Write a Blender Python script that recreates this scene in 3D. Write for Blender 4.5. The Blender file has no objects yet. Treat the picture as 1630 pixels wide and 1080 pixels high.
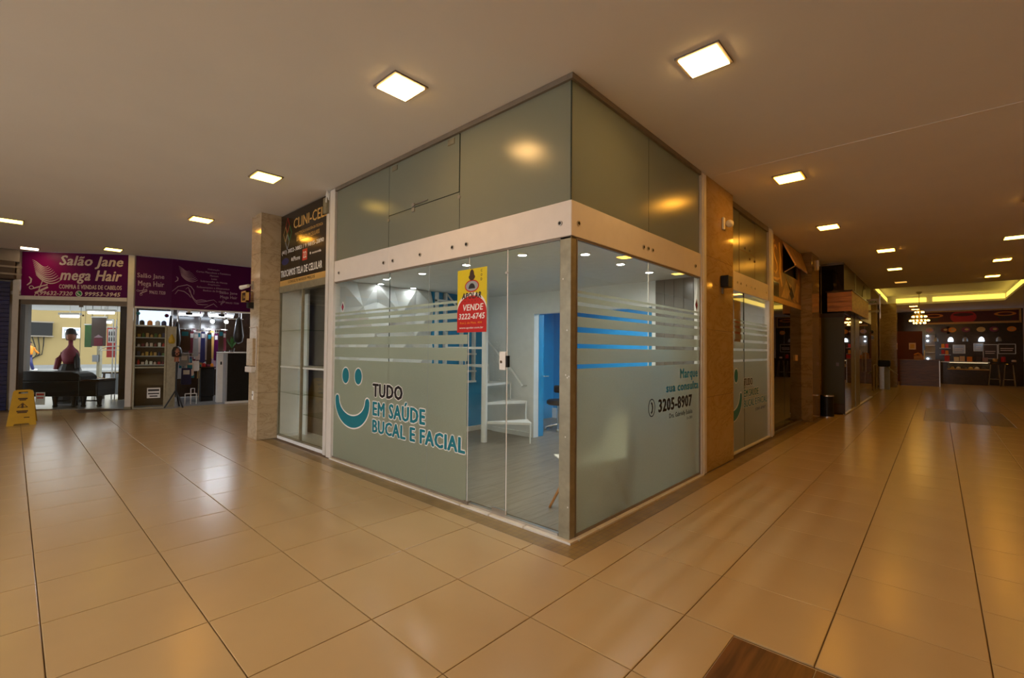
import bpy, bmesh, math, random
from mathutils import Vector, Matrix
random.seed(7)
SC = bpy.context.scene
COL = SC.collection
PI = math.pi
# ------------------------------------------------------------------ camera, world, exposure
cam_d = bpy.data.cameras.new('camera'); cam = bpy.data.objects.new('camera', cam_d); COL.objects.link(cam)
F_PX, YAW, PITCH, ROLL = 733.44, 0.7454, 0.0243, 0.0087
cam_d.sensor_fit = 'HORIZONTAL'; cam_d.sensor_width = 36.0; cam_d.lens = 36.0 * F_PX / 1630.0
cam_d.clip_start = 0.05; cam_d.clip_end = 300
fw = Vector((-math.sin(YAW) * math.cos(PITCH), math.cos(YAW) * math.cos(PITCH), math.sin(PITCH)))
rt = Vector((math.cos(YAW), math.sin(YAW), 0)); up = rt.cross(fw)
r2 = rt * math.cos(ROLL) + up * math.sin(ROLL); u2 = -rt * math.sin(ROLL) + up * math.cos(ROLL)
CAM = Vector((2.0717, -2.9027, 1.448))
mw = Matrix((r2, u2, -fw)).transposed().to_4x4(); mw.translation = CAM
cam.matrix_world = mw
SC.camera = cam
SC.view_settings.view_transform = 'Standard'; SC.view_settings.look = 'None'
SC.view_settings.gamma = 1.0; SC.view_settings.use_curve_mapping = False
SC.view_settings.exposure = 0.0
SC.cycles.transparent_max_bounces = 24
SC.cycles.max_bounces = 10
SC.cycles.sample_clamp_indirect = 6.0
SC.cycles.use_denoising = True
W = bpy.data.worlds.new('world'); SC.world = W; W.use_nodes = True
W.node_tree.nodes['Background'].inputs[0].default_value = (0.92, 0.95, 1.0, 1)
W.node_tree.nodes['Background'].inputs[1].default_value = 3.8
# strengths of the lamps of the place (radiance of each glowing surface)
E_PANEL = 42.0      # square ceiling panels near the clinic corner
E_WARM = 38.0       # the warmer ones along the corridor
E_DIM = 11.0        # the old yellow ones
E_CLINIC = 430.0     # clinic downlights
E_COVE = 1.9  # glow given to the lit sides of the ceiling tray
# ------------------------------------------------------------------ materials
MATS = {}
def _nodes(name):
    m = bpy.data.materials.new(name); m.use_nodes = True
    nt = m.node_tree; nt.nodes.clear(); MATS[name] = m
    out = nt.nodes.new('ShaderNodeOutputMaterial')
    return m, nt, out
def mat(name, col, rough=0.5, metal=0.0, vary=0.08, scale=9.0, bump=0.0, spec=0.5, coat=0.0, stretch=None):
    m, nt, out = _nodes(name); N = nt.nodes; L = nt.links
    p = N.new('ShaderNodeBsdfPrincipled'); L.new(p.outputs[0], out.inputs[0])
    tc = N.new('ShaderNodeTexCoord'); nz = N.new('ShaderNodeTexNoise'); nz.inputs['Scale'].default_value = scale; nz.inputs['Detail'].default_value = 4
    src = tc.outputs['Object']
    if stretch:
        mp = N.new('ShaderNodeMapping'); mp.inputs['Scale'].default_value = stretch; L.new(src, mp.inputs[0]); src = mp.outputs[0]
    L.new(src, nz.inputs['Vector'])
    r = N.new('ShaderNodeValToRGB'); L.new(nz.outputs[0], r.inputs[0])
    r.color_ramp.elements[0].position = 0.3; r.color_ramp.elements[1].position = 0.7
    r.color_ramp.elements[0].color = tuple(max(0, c * (1 - vary)) for c in col) + (1,)
    r.color_ramp.elements[1].color = tuple(min(1, c * (1 + vary)) for c in col) + (1,)
    L.new(r.outputs[0], p.inputs['Base Color'])
    p.inputs['Roughness'].default_value = rough; p.inputs['Metallic'].default_value = metal
    p.inputs['Specular IOR Level'].default_value = spec; p.inputs['Coat Weight'].default_value = coat
    if bump:
        b = N.new('ShaderNodeBump'); b.inputs['Strength'].default_value = bump; b.inputs['Distance'].default_value = 0.01
        L.new(nz.outputs[0], b.inputs['Height']); L.new(b.outputs[0], p.inputs['Normal'])
    return m
def emis(name, col, s):
    m, nt, out = _nodes(name)
    e = nt.nodes.new('ShaderNodeEmission'); e.inputs[0].default_value = col + (1,); e.inputs[1].default_value = s
    nt.links.new(e.outputs[0], out.inputs[0]); return m
def marble(name, base, vein, light, rough=0.12, sc=1.6):
    m, nt, out = _nodes(name); N = nt.nodes; L = nt.links
    p = N.new('ShaderNodeBsdfPrincipled'); L.new(p.outputs[0], out.inputs[0]); p.inputs['Roughness'].default_value = rough
    tc = N.new('ShaderNodeTexCoord'); mp = N.new('ShaderNodeMapping'); mp.inputs['Rotation'].default_value = (0.3, 0.5, 0.2); mp.inputs['Scale'].default_value = (sc, sc, sc * 2.4)
    L.new(tc.outputs['Object'], mp.inputs[0])
    n1 = N.new('ShaderNodeTexNoise'); n1.inputs['Scale'].default_value = 1.3; n1.inputs['Detail'].default_value = 9; n1.inputs['Roughness'].default_value = 0.62; n1.inputs['Distortion'].default_value = 1.4
    L.new(mp.outputs[0], n1.inputs['Vector'])
    r = N.new('ShaderNodeValToRGB'); L.new(n1.outputs[0], r.inputs[0]); e = r.color_ramp.elements
    e[0].position = 0.30; e[0].color = light + (1,); e[1].position = 0.72; e[1].color = base + (1,)
    x = e.new(0.485); x.color = base + (1,); x = e.new(0.50); x.color = vein + (1,); x = e.new(0.52); x.color = base + (1,); x = e.new(0.62); x.color = light + (1,)
    L.new(r.outputs[0], p.inputs['Base Color']); return m
def wood(name, c1, c2, rough=0.35, axis=(1, 12, 12), sc=1.5):
    m, nt, out = _nodes(name); N = nt.nodes; L = nt.links
    p = N.new('ShaderNodeBsdfPrincipled'); L.new(p.outputs[0], out.inputs[0]); p.inputs['Roughness'].default_value = rough
    tc = N.new('ShaderNodeTexCoord'); mp = N.new('ShaderNodeMapping'); mp.inputs['Scale'].default_value = axis; L.new(tc.outputs['Object'], mp.inputs[0])
    n1 = N.new('ShaderNodeTexNoise'); n1.inputs['Scale'].default_value = sc; n1.inputs['Detail'].default_value = 8; n1.inputs['Distortion'].default_value = 0.6
    L.new(mp.outputs[0], n1.inputs['Vector']); r = N.new('ShaderNodeValToRGB'); L.new(n1.outputs[0], r.inputs[0])
    r.color_ramp.elements[0].position = 0.35; r.color_ramp.elements[0].color = c1 + (1,); r.color_ramp.elements[1].position = 0.65; r.color_ramp.elements[1].color = c2 + (1,)
    L.new(r.outputs[0], p.inputs['Base Color']); return m
def schlick(nt, f0=0.04):
    """mirror share of a glass face, the same from both of its sides"""
    N = nt.nodes; L = nt.links
    lw = N.new('ShaderNodeLayerWeight'); lw.inputs[0].default_value = 0.5
    p = N.new('ShaderNodeMath'); p.operation = 'POWER'; p.inputs[1].default_value = 5.0; L.new(lw.outputs['Facing'], p.inputs[0])
    m = N.new('ShaderNodeMath'); m.operation = 'MULTIPLY_ADD'; m.inputs[1].default_value = 1 - f0; m.inputs[2].default_value = f0; L.new(p.outputs[0], m.inputs[0])
    return m.outputs[0]
def glass(name, tint=(0.95, 0.98, 0.965), f0=0.035, rough=0.0):
    m, nt, out = _nodes(name); N = nt.nodes; L = nt.links
    t = N.new('ShaderNodeBsdfTransparent'); t.inputs[0].default_value = tint + (1,)
    g = N.new('ShaderNodeBsdfGlossy'); g.inputs['Roughness'].default_value = rough; g.inputs[0].default_value = (1, 1, 1, 1)
    mx = N.new('ShaderNodeMixShader'); L.new(schlick(nt, f0), mx.inputs[0]); L.new(t.outputs[0], mx.inputs[1]); L.new(g.outputs[0], mx.inputs[2])
    L.new(mx.outputs[0], out.inputs[0]); return m
def frost(name, diff, trans, see=0.35, blur=0.4, gloss=0.24, f0=0.045):
    m, nt, out = _nodes(name); N = nt.nodes; L = nt.links
    d = N.new('ShaderNodeBsdfDiffuse'); d.inputs[0].default_value = diff + (1,)
    t = N.new('ShaderNodeBsdfTranslucent'); t.inputs[0].default_value = trans + (1,)
    a = N.new('ShaderNodeMixShader'); a.inputs[0].default_value = 0.5; L.new(d.outputs[0], a.inputs[1]); L.new(t.outputs[0], a.inputs[2])
    r = N.new('ShaderNodeBsdfRefraction'); r.inputs['Roughness'].default_value = blur; r.inputs['IOR'].default_value = 1.30; r.inputs[0].default_value = trans + (1,)
    b = N.new('ShaderNodeMixShader'); b.inputs[0].default_value = see; L.new(a.outputs[0], b.inputs[1]); L.new(r.outputs[0], b.inputs[2])
    g = N.new('ShaderNodeBsdfGlossy'); g.inputs['Roughness'].default_value = gloss
    nz = N.new('ShaderNodeTexNoise'); nz.inputs['Scale'].default_value = 400; mr = N.new('ShaderNodeMapRange'); L.new(nz.outputs[0], mr.inputs[0])
    mr.inputs[3].default_value = gloss * 0.85; mr.inputs[4].default_value = gloss * 1.15; L.new(mr.outputs[0], g.inputs['Roughness'])
    c = N.new('ShaderNodeMixShader'); L.new(schlick(nt, f0), c.inputs[0]); L.new(b.outputs[0], c.inputs[1]); L.new(g.outputs[0], c.inputs[2])
    L.new(c.outputs[0], out.inputs[0]); return m

m_tile = mat('porcelain_tile', (0.50, 0.365, 0.19), 0.23, vary=0.03, scale=2.0, spec=0.5)
m_grout = mat('dark_grout', (0.13, 0.085, 0.045), 0.8)
m_mosaic = mat('brown_mosaic', (0.30, 0.21, 0.09), 0.25, vary=0.12, scale=5)
m_sill = mat('white_sill_stone', (0.72, 0.68, 0.60), 0.3, vary=0.05)
m_ceil = mat('ceiling_paint', (0.83, 0.83, 0.83), 0.85, vary=0.015, scale=1.5)
m_wall = mat('beige_wall_paint', (0.55, 0.47, 0.36), 0.7, vary=0.03, scale=2)
m_white = mat('white_paint', (0.86, 0.855, 0.83), 0.5, vary=0.03)
m_band = mat('white_header_panel', (0.80, 0.74, 0.68), 0.3, vary=0.02)
m_postwhite = mat('white_lacquered_post', (0.72, 0.68, 0.62), 0.35, vary=0.04)
m_alum = mat('olive_aluminium', (0.30, 0.275, 0.19), 0.38, 0.35, vary=0.14, scale=14)
m_rail = mat('dark_bronze_rail', (0.24, 0.20, 0.155), 0.4, 0.3, vary=0.08)
m_edge = mat('glass_edge', (0.03, 0.05, 0.04), 0.2)
m_steel = mat('brushed_steel', (0.55, 0.53, 0.50), 0.3, 0.9)
m_chrome = mat('chrome', (0.75, 0.74, 0.72), 0.12, 1.0, vary=0.02)
m_black = mat('black_plastic', (0.010, 0.010, 0.010), 0.4, vary=0.2, spec=0.3)
m_dark = mat('dark_brown_lacquer', (0.035, 0.018, 0.010), 0.15, vary=0.2)
m_white_print = mat('white_print', (0.86, 0.84, 0.80), 0.5, vary=0.02)
m_teal = mat('teal_vinyl', (0.005, 0.185, 0.245), 0.45, vary=0.04)
m_cyan = mat('light_cyan_vinyl', (0.01, 0.26, 0.58), 0.45, vary=0.04)
m_ink = mat('black_vinyl', (0.010, 0.008, 0.010), 0.45, vary=0.1)
m_purple = mat('dark_purple_banner', (0.075, 0.002, 0.055), 0.5, vary=0.06, scale=3, spec=0.15)
m_plate = mat('cream_print', (0.72, 0.58, 0.50), 0.5, vary=0.03)
m_plate2 = mat('faded_print', (0.42, 0.27, 0.33), 0.5, vary=0.03)
m_green = mat('green_badge', (0.02, 0.25, 0.05), 0.4)
m_signblack = mat('brown_black_banner', (0.018, 0.010, 0.006), 0.14, vary=0.1)
m_gold = mat('gold_print', (0.60, 0.36, 0.10), 0.4)
m_yellow = mat('yellow_plastic', (0.52, 0.31, 0.012), 0.4, vary=0.06)
m_posteryellow = mat('yellow_print', (0.72, 0.58, 0.01), 0.4, vary=0.04)
m_red = mat('red_print', (0.55, 0.012, 0.010), 0.4, vary=0.04)
m_orange = mat('orange_print', (0.80, 0.25, 0.01), 0.4)
m_brownprint = mat('brown_print', (0.05, 0.020, 0.010), 0.4)
m_greyprint = mat('grey_print', (0.35, 0.38, 0.42), 0.4)
m_blue = mat('blue_wall_paint', (0.02, 0.32, 0.64), 0.5, vary=0.04, scale=3)
m_navy = mat('navy_shutter_paint', (0.012, 0.016, 0.10), 0.4, vary=0.08)
m_shutterbox = mat('brown_roller_box', (0.06, 0.035, 0.018), 0.5)
m_marble_l = marble('beige_marble', (0.50, 0.385, 0.235), (0.37, 0.27, 0.15), (0.56, 0.44, 0.28))
m_marble_r = marble('golden_marble', (0.42, 0.28, 0.095), (0.34, 0.215, 0.065), (0.46, 0.32, 0.12), 0.09, 1.2)
m_marble_f = marble('brown_marble', (0.28, 0.19, 0.085), (0.20, 0.125, 0.05), (0.33, 0.23, 0.11), 0.08, 1.2)
m_lam = wood('grey_laminate', (0.20, 0.172, 0.13), (0.26, 0.225, 0.175), 0.35, (14, 1.5, 14), 1.6)
m_matwood = wood('dark_wood_tile', (0.075, 0.028, 0.008), (0.17, 0.070, 0.020), 0.3, (14, 1.2, 14), 2.0)
m_darkinlay = wood('brown_inlay', (0.15, 0.08, 0.03), (0.22, 0.125, 0.05), 0.30, (12, 1.5, 12), 2.0)
m_signwood = wood('orange_wood_board', (0.30, 0.12, 0.030), (0.50, 0.22, 0.055), 0.4, (3, 3, 18), 1.2)
m_clad = wood('brown_cladding', (0.07, 0.035, 0.015), (0.13, 0.07, 0.03), 0.35, (10, 10, 1), 1.5)
m_counterwood = wood('reddish_counter_wood', (0.11, 0.045, 0.02), (0.20, 0.085, 0.035), 0.3, (2, 2, 14), 1.5)
m_legwood = wood('beech_leg', (0.45, 0.16, 0.04), (0.58, 0.24, 0.07), 0.4, (10, 10, 1), 3)
m_glass = glass('clear_glass')
m_glassdark = glass('smoked_glass', (0.42, 0.36, 0.28), 0.06)
m_glassgreen = glass('greenish_glass', (0.75, 0.80, 0.72), 0.04)
m_frost = frost('frosted_film', (0.38, 0.38, 0.26), (0.56, 0.60, 0.47), 0.32, 0.75, 0.28, 0.09)
m_frostup = frost('frosted_glass_pane', (0.46, 0.48, 0.38), (0.50, 0.58, 0.48), 0.25, 0.6, 0.22, 0.055)
m_fabricblack = mat('black_upholstery', (0.012, 0.012, 0.014), 0.6)
m_skin = mat('mannequin_skin', (0.35, 0.13, 0.07), 0.5)
m_hair = mat('dark_hair', (0.015, 0.010, 0.008), 0.5, vary=0.4, scale=30)
m_blond = mat('yellow_hair', (0.50, 0.33, 0.02), 0.5, vary=0.2, scale=30)
m_yellowwall = mat('yellow_house_paint', (0.29, 0.21, 0.085), 0.8, vary=0.04, scale=1)
m_asphalt = mat('asphalt', (0.11, 0.11, 0.115), 0.9, vary=0.1, scale=3)
m_pave = mat('pale_pavement', (0.24, 0.24, 0.24), 0.9, vary=0.08)
m_salonfloor = mat('grey_salon_floor', (0.30, 0.29, 0.28), 0.25, vary=0.04)
m_plant = mat('green_leaf', (0.03, 0.14, 0.02), 0.5, vary=0.3, scale=20)
m_pink = mat('pink_cloth', (0.20, 0.022, 0.045), 0.7)
m_muralbase = mat('brown_mural_print', (0.22, 0.11, 0.03), 0.35, vary=0.45, scale=3.0)
m_muralgold = mat('golden_mural_print', (0.50, 0.30, 0.08), 0.35, vary=0.3, scale=5.0)
m_darkred = mat('dark_red_paint', (0.10, 0.012, 0.008), 0.5)
m_paper = mat('white_paper', (0.80, 0.80, 0.80), 0.6, vary=0.02)
e_panel = emis('panel_glow', (1.0, 0.41, 0.035), E_WARM)
e_panelneutral = emis('panel_glow_pale', (1.0, 0.57, 0.19), E_PANEL)
e_panelsoft = emis('panel_glow_soft', (1.0, 0.74, 0.48), 9.0)
e_dim = emis('dim_panel_glow', (1.0, 0.62, 0.10), E_DIM)
e_dimmer = emis('faint_panel_glow', (1.0, 0.52, 0.10), 1.0)
e_cool = emis('cool_downlight_glow', (1.0, 0.96, 0.88), E_CLINIC)
e_mezz = emis('mezzanine_fill_glow', (0.85, 0.95, 1.0), 60.0)
e_coolwall = emis('wall_downlight_glow', (0.95, 0.98, 1.0), 60.0)
e_rear = emis('rear_fill_glow', (1.0, 0.97, 0.92), 1300.0)
e_cove = emis('cove_band_glow', (1.0, 0.66, 0.09), E_COVE)
e_tube = emis('fluorescent_glow', (0.92, 0.95, 1.0), 8.0)
e_tube2 = emis('cool_tube_glow', (0.75, 0.86, 1.0), 22.0)
e_spot = emis('spot_bulb_glow', (0.85, 0.92, 1.0), 170.0)
e_case = emis('case_backlight_glow', (0.70, 0.80, 1.0), 1.6)
e_pendant = emis('pendant_glow', (0.75, 0.88, 1.0), 5.0)
e_candle = emis('chandelier_bulb_glow', (1.0, 0.62, 0.16), 10.0)
# ------------------------------------------------------------------ mesh helpers
class Fr:
    """a vertical plane: s runs to the right as one faces it, z up, d towards the viewer"""
    def __init__(self, o, u):
        self.o = Vector((o[0], o[1], 0)); self.u = Vector((u[0], u[1], 0)).normalized(); self.n = Vector((self.u.y, -self.u.x, 0))
    def p(self, s, z, d=0.0): return self.o + self.u * s + self.n * d + Vector((0, 0, z))
def between(a, b): return Fr(a, (b[0] - a[0], b[1] - a[1]))
class M:
    def __init__(self): self.v = []; self.f = []
    def add(self, vs, fs):
        b = len(self.v); self.v += [Vector(q) for q in vs]; self.f += [tuple(b + i for i in g) for g in fs]; return self
    def box(self, x0, y0, z0, x1, y1, z1):
        x0, x1 = min(x0, x1), max(x0, x1); y0, y1 = min(y0, y1), max(y0, y1); z0, z1 = min(z0, z1), max(z0, z1)
        return self.add([(x0, y0, z0), (x1, y0, z0), (x1, y1, z0), (x0, y1, z0), (x0, y0, z1), (x1, y0, z1), (x1, y1, z1), (x0, y1, z1)],
                        [(3, 2, 1, 0), (4, 5, 6, 7), (0, 1, 5, 4), (1, 2, 6, 5), (2, 3, 7, 6), (3, 0, 4, 7)])
    def fbox(self, fr, s0, s1, z0, z1, d0, d1):
        s0, s1 = min(s0, s1), max(s0, s1); d0, d1 = min(d0, d1), max(d0, d1)
        q = [fr.p(s, z, d) for z in (z0, z1) for (s, d) in ((s0, d1), (s1, d1), (s1, d0), (s0, d0))]
        return self.add(q, [(3, 2, 1, 0), (4, 5, 6, 7), (0, 1, 5, 4), (1, 2, 6, 5), (2, 3, 7, 6), (3, 0, 4, 7)])
    def fquad(self, fr, s0, s1, z0, z1, d):
        return self.add([fr.p(s0, z0, d), fr.p(s1, z0, d), fr.p(s1, z1, d), fr.p(s0, z1, d)], [(0, 1, 2, 3)])
    def prism(self, fr, poly, d0, d1):
        n = len(poly)
        a = sum(poly[i][0] * poly[(i + 1) % n][1] - poly[(i + 1) % n][0] * poly[i][1] for i in range(n))
        if a < 0: poly = poly[::-1]
        d0, d1 = min(d0, d1), max(d0, d1)
        vs = [fr.p(s, z, d1) for s, z in poly] + [fr.p(s, z, d0) for s, z in poly]
        return self.add(vs, [tuple(range(n)), tuple(range(2 * n - 1, n - 1, -1))] + [(i, n + i, n + (i + 1) % n, (i + 1) % n) for i in range(n)])
    def stroke(self, fr, pts, w, d0, d1, taper=True):
        """a drawn line with a width, as a thin strip"""
        L, R = [], []; n = len(pts)
        for i, (s, z) in enumerate(pts):
            a = pts[max(0, i - 1)]; b = pts[min(n - 1, i + 1)]; dx, dz = b[0] - a[0], b[1] - a[1]; l = math.hypot(dx, dz) or 1
            k = w * 0.5 * ((0.25 + 0.75 * math.sin(PI * (i + 0.4) / (n - 0.2))) if taper else 1)
            L.append((s - dz / l * k, z + dx / l * k)); R.append((s + dz / l * k, z - dx / l * k))
        for i in range(n - 1): self.prism(fr, [R[i], R[i + 1], L[i + 1], L[i]], d0, d1)
        return self
    def tube(self, pts, r, n=8, r1=None):
        pts = [Vector(p) for p in pts]; k = len(pts); rings = []
        for i, p in enumerate(pts):
            t = (pts[min(k - 1, i + 1)] - pts[max(0, i - 1)]).normalized()
            a = t.cross(Vector((0, 0, 1)) if abs(t.z) < 0.9 else Vector((1, 0, 0))).normalized(); b = t.cross(a)
            rr = r if r1 is None else r + (r1 - r) * i / (k - 1)
            rings.append([p + (a * math.cos(2 * PI * j / n) + b * math.sin(2 * PI * j / n)) * rr for j in range(n)])
        fs = [(i * n + j, i * n + (j + 1) % n, (i + 1) * n + (j + 1) % n, (i + 1) * n + j) for i in range(k - 1) for j in range(n)]
        fs += [tuple(range(n - 1, -1, -1)), tuple((k - 1) * n + j for j in range(n))]
        return self.add([q for g in rings for q in g], fs)
    def lathe(self, c, prof, n=16, sx=1, sy=1):
        vs = [(c[0] + r * sx * math.cos(2 * PI * j / n), c[1] + r * sy * math.sin(2 * PI * j / n), c[2] + z) for r, z in prof for j in range(n)]
        k = len(prof)
        fs = [(i * n + j, i * n + (j + 1) % n, (i + 1) * n + (j + 1) % n, (i + 1) * n + j) for i in range(k - 1) for j in range(n)]
        fs += [tuple(range(n - 1, -1, -1)), tuple((k - 1) * n + j for j in range(n))]
        return self.add(vs, fs)
    def ball(self, c, rx, ry=None, rz=None, n=10, k=7):
        ry = ry or rx; rz = rz or rx
        return self.lathe(c, [(rx * max(0.02, math.sin(PI * i / k)), -rz * math.cos(PI * i / k)) for i in range(k + 1)], n, 1, ry / rx)
    def mesh(self, name, m, smooth=False):
        me = bpy.data.meshes.new(name); me.from_pydata([tuple(q) for q in self.v], [], self.f); me.materials.append(m)
        if smooth:
            for p in me.polygons: p.use_smooth = True
        me.update(); return me
def props(o, label=None, cat=None, group=None, kind=None):
    if label: o['label'] = label
    if cat: o['category'] = cat
    if group: o['group'] = group
    if kind: o['kind'] = kind
    return o
def base_of(o):
    w = Vector((0, 0, 0))
    while o is not None: w = w + o.location; o = o.parent
    return w
def T(name, label, cat, loc, group=None, kind=None):
    o = bpy.data.objects.new(name, None); COL.objects.link(o); o.location = loc; o.empty_display_size = 0.1
    return props(o, label, cat, group, kind)
def O(name, mb, m, parent=None, smooth=False, label=None, cat=None, group=None, kind=None, bevel=0, origin=None):
    """one mesh object; coordinates are given in the world and made relative to the parent (or to origin)"""
    off = base_of(parent) if parent is not None else (Vector(origin) if origin is not None else Vector((0, 0, 0)))
    mb.v = [q - off for q in mb.v]
    o = bpy.data.objects.new(name, mb.mesh(name, m, smooth)); COL.objects.link(o)
    if parent is not None: o.parent = parent
    elif origin is not None: o.location = origin
    if bevel:
        b = o.modifiers.new('bevel', 'BEVEL'); b.width = bevel; b.segments = 2; b.limit_method = 'ANGLE'
    return props(o, label, cat, group, kind)
def S(name, mb, m, label, kind='structure', cat=None, **k): return O(name, mb, m, None, label=label, kind=kind, cat=cat or name.split('_')[0], **k)
def dup(root, loc, rz=0, label=None, group=None):
    r = root.copy(); COL.objects.link(r); r.location = loc; r.rotation_euler = (0, 0, rz)
    if label: r['label'] = label
    if group: r['group'] = group
    for c in list(root.children):
        d = c.copy(); COL.objects.link(d); d.parent = r
        for g in list(c.children):
            h = g.copy(); COL.objects.link(h); h.parent = d
    return r
_txt = {}
def glyphs(s, shear=0.0, spacing=1.0):
    key = (s, shear, spacing)
    if key not in _txt:
        cu = bpy.data.curves.new('t', 'FONT'); cu.body = s; cu.shear = shear; cu.space_character = spacing; cu.resolution_u = 2; cu.fill_mode = 'FRONT'
        ob = bpy.data.objects.new('t', cu); COL.objects.link(ob)
        dg = bpy.context.evaluated_depsgraph_get(); me = bpy.data.meshes.new_from_object(ob.evaluated_get(dg))
        v = [(p.co.x, p.co.y) for p in me.vertices]; f = [tuple(p.vertices) for p in me.polygons]
        bpy.data.objects.remove(ob); bpy.data.curves.remove(cu); bpy.data.meshes.remove(me)
        _txt[key] = (v, f)
    return _txt[key]
def text(mb, fr, s, s0, s1, z0, z1, d, bold=0.0, shear=0.0, ref=None, spacing=1.0, grow=0.0):
    """lettering fitted to a box; bold thickens the strokes, grow adds the margin of an outline"""
    v, f = glyphs(s, shear, spacing + (bold * 2.2 if bold > .01 else 0))
    xs = [p[0] for p in v]; ys = [p[1] for p in v]; x0, x1, y0, y1 = min(xs), max(xs), min(ys), max(ys)
    b = bold * 1.15; e = b + grow
    kx = (s1 - s0) / (x1 - x0 + 2 * b); kz = (z1 - z0) / (y1 - y0 + b)
    if e == 0: sh = [(0, 0)]
    else:
        n = 4 if e < .03 else 8; ey = b * .5 + grow
        sh = [(e * math.cos(2 * PI * i / n), ey * math.sin(2 * PI * i / n)) for i in range(n)]
        if e > .05: sh += [(e * .5, 0), (-e * .5, 0), (0, 0)]
    for i, (dx, dy) in enumerate(sh):
        mb.add([fr.p(s0 + (x - x0 + b + dx) * kx, z0 + (y - y0 + b * .5 + dy) * kz, d + i * 3e-5) for x, y in v], f)
    return mb
def ell(cs, cz, rs, rz, n=24, a0=0, a1=2 * PI):
    return [(cs + rs * math.cos(a0 + (a1 - a0) * i / n), cz + rz * math.sin(a0 + (a1 - a0) * i / n)) for i in range(n if a1 - a0 > 6.2 else n + 1)]

CEIL = 3.6
# ------------------------------------------------------------------ floor
G0, GS = (0.4337, -0.3589), 0.6028
floor = S('floor', M().box(-16.5, -8.0, -0.12, 5.6, 31.0, -0.008), m_grout, 'gallery floor of large beige porcelain tiles with dark joints')
def blocked(x0, y0, x1, y1):
    """cut a cell against the shop block and its mosaic border: returns the free rectangles"""
    rects = [(x0, y0, x1, y1)]
    for (a, b, c, d) in ((-6.3, -0.223, 0.209, 40), (1.293, -3.9, 2.72, -0.3689), (1.84, 10.55, 3.21, 13.7), (-14.0, -1.9, -11.6, 40), (-6.2, 40, 0, 41), (0.2, 10.3, 0.5, 17)):
        out = []
        for (p, q, r, s) in rects:
            if r <= a or p >= c or s <= b or q >= d: out.append((p, q, r, s)); continue
            if p < a: out.append((p, q, a, s))
            if r > c: out.append((c, q, r, s))
            pp, rr = max(p, a), min(r, c)
            if q < b: out.append((pp, q, rr, b))
            if s > d: out.append((pp, d, rr, s))
        rects = [t for t in out if t[2] - t[0] > 0.02 and t[3] - t[1] > 0.02]
    return rects
def tile_mb(w, h, mb=None, cx=0, cy=0, g=0.0026, c=0.003, hgt=0.008):
    x, y = w / 2 - g, h / 2 - g
    vs = [(cx + a * (x - i), cy + b * (y - i), z) for i, z in ((0, -hgt), (0, -0.0016), (c, 0.0)) for a, b in ((-1, -1), (1, -1), (1, 1), (-1, 1))]
    fs = [(8, 9, 10, 11)] + [(k * 4 + j, k * 4 + (j + 1) % 4, k * 4 + 4 + (j + 1) % 4, k * 4 + 4 + j) for k in (0, 1) for j in range(4)]
    return (mb or M()).add(vs, fs)
cells = []
for i in range(-24, 10):
    for j in range(-13, 56):
        x0, y0 = G0[0] + i * GS, G0[1] + j * GS
        if x0 < -13.3 or y0 > 30.4: continue
        for r in blocked(x0, y0, x0 + GS, y0 + GS):
            c = Vector(((r[0] + r[2]) / 2, (r[1] + r[3]) / 2, 0)) - CAM
            z = c.dot(fw); inside = z > 0.9 and abs(c.dot(rt)) < 1.18 * z + 0.3 and -c.dot(up) < 0.80 * z + 0.3
            if x0 > 0.5 and y0 > 5 and c.dot(rt) > 1.13 * z: inside = False
            cells.append((((r[2] - r[0]) * (r[3] - r[1])) * CAM.z / c.length ** 3 if inside else 0, r))
cells.sort(key=lambda q: -q[0])
full = tile_mb(GS, GS).mesh('tile', m_tile); rest = M()
for k, (a, r) in enumerate(cells):
    w, h = r[2] - r[0], r[3] - r[1]; cx, cy = (r[0] + r[2]) / 2, (r[1] + r[3]) / 2
    if k < 295 and a > 0:
        if abs(w - GS) < 1e-4 and abs(h - GS) < 1e-4: o = bpy.data.objects.new('tile', full)
        else: o = bpy.data.objects.new('tile', tile_mb(w, h).mesh('tile', m_tile))
        COL.objects.link(o); o.parent = floor; o.location = (cx, cy, 0)
    else: tile_mb(w, h, rest, cx, cy)
O('tile', rest, m_tile, floor, kind='stuff')
# dark wood-look inlay in the foreground and the far one, each of long planks
inl = T('floor_inlay', 'dark reddish-brown wood-look inlay set flush in the foreground tiles', 'inlay', (1.293, -3.9, 0), kind='structure')
O('bedding', M().box(1.293, -3.9, -0.0075, 2.72, -0.3689, -0.005), m_sill, inl)
for k in range(4):
    O('plank', tile_mb(0.354, 3.5, None, 1.472 + 0.356 * k, -2.13, 0.0008, 0.0008, 0.005), m_matwood, inl)
inl = T('floor_inlay', 'brown wood-look inlay in the floor of the far right corridor', 'inlay', (1.84, 10.55, 0), kind='structure')
for k in range(4):
    O('plank', tile_mb(0.342, 3.15, None, 2.012 + 0.3425 * k, 12.125, 0.001, 0.001, 0.0075), m_darkinlay, inl)
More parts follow.
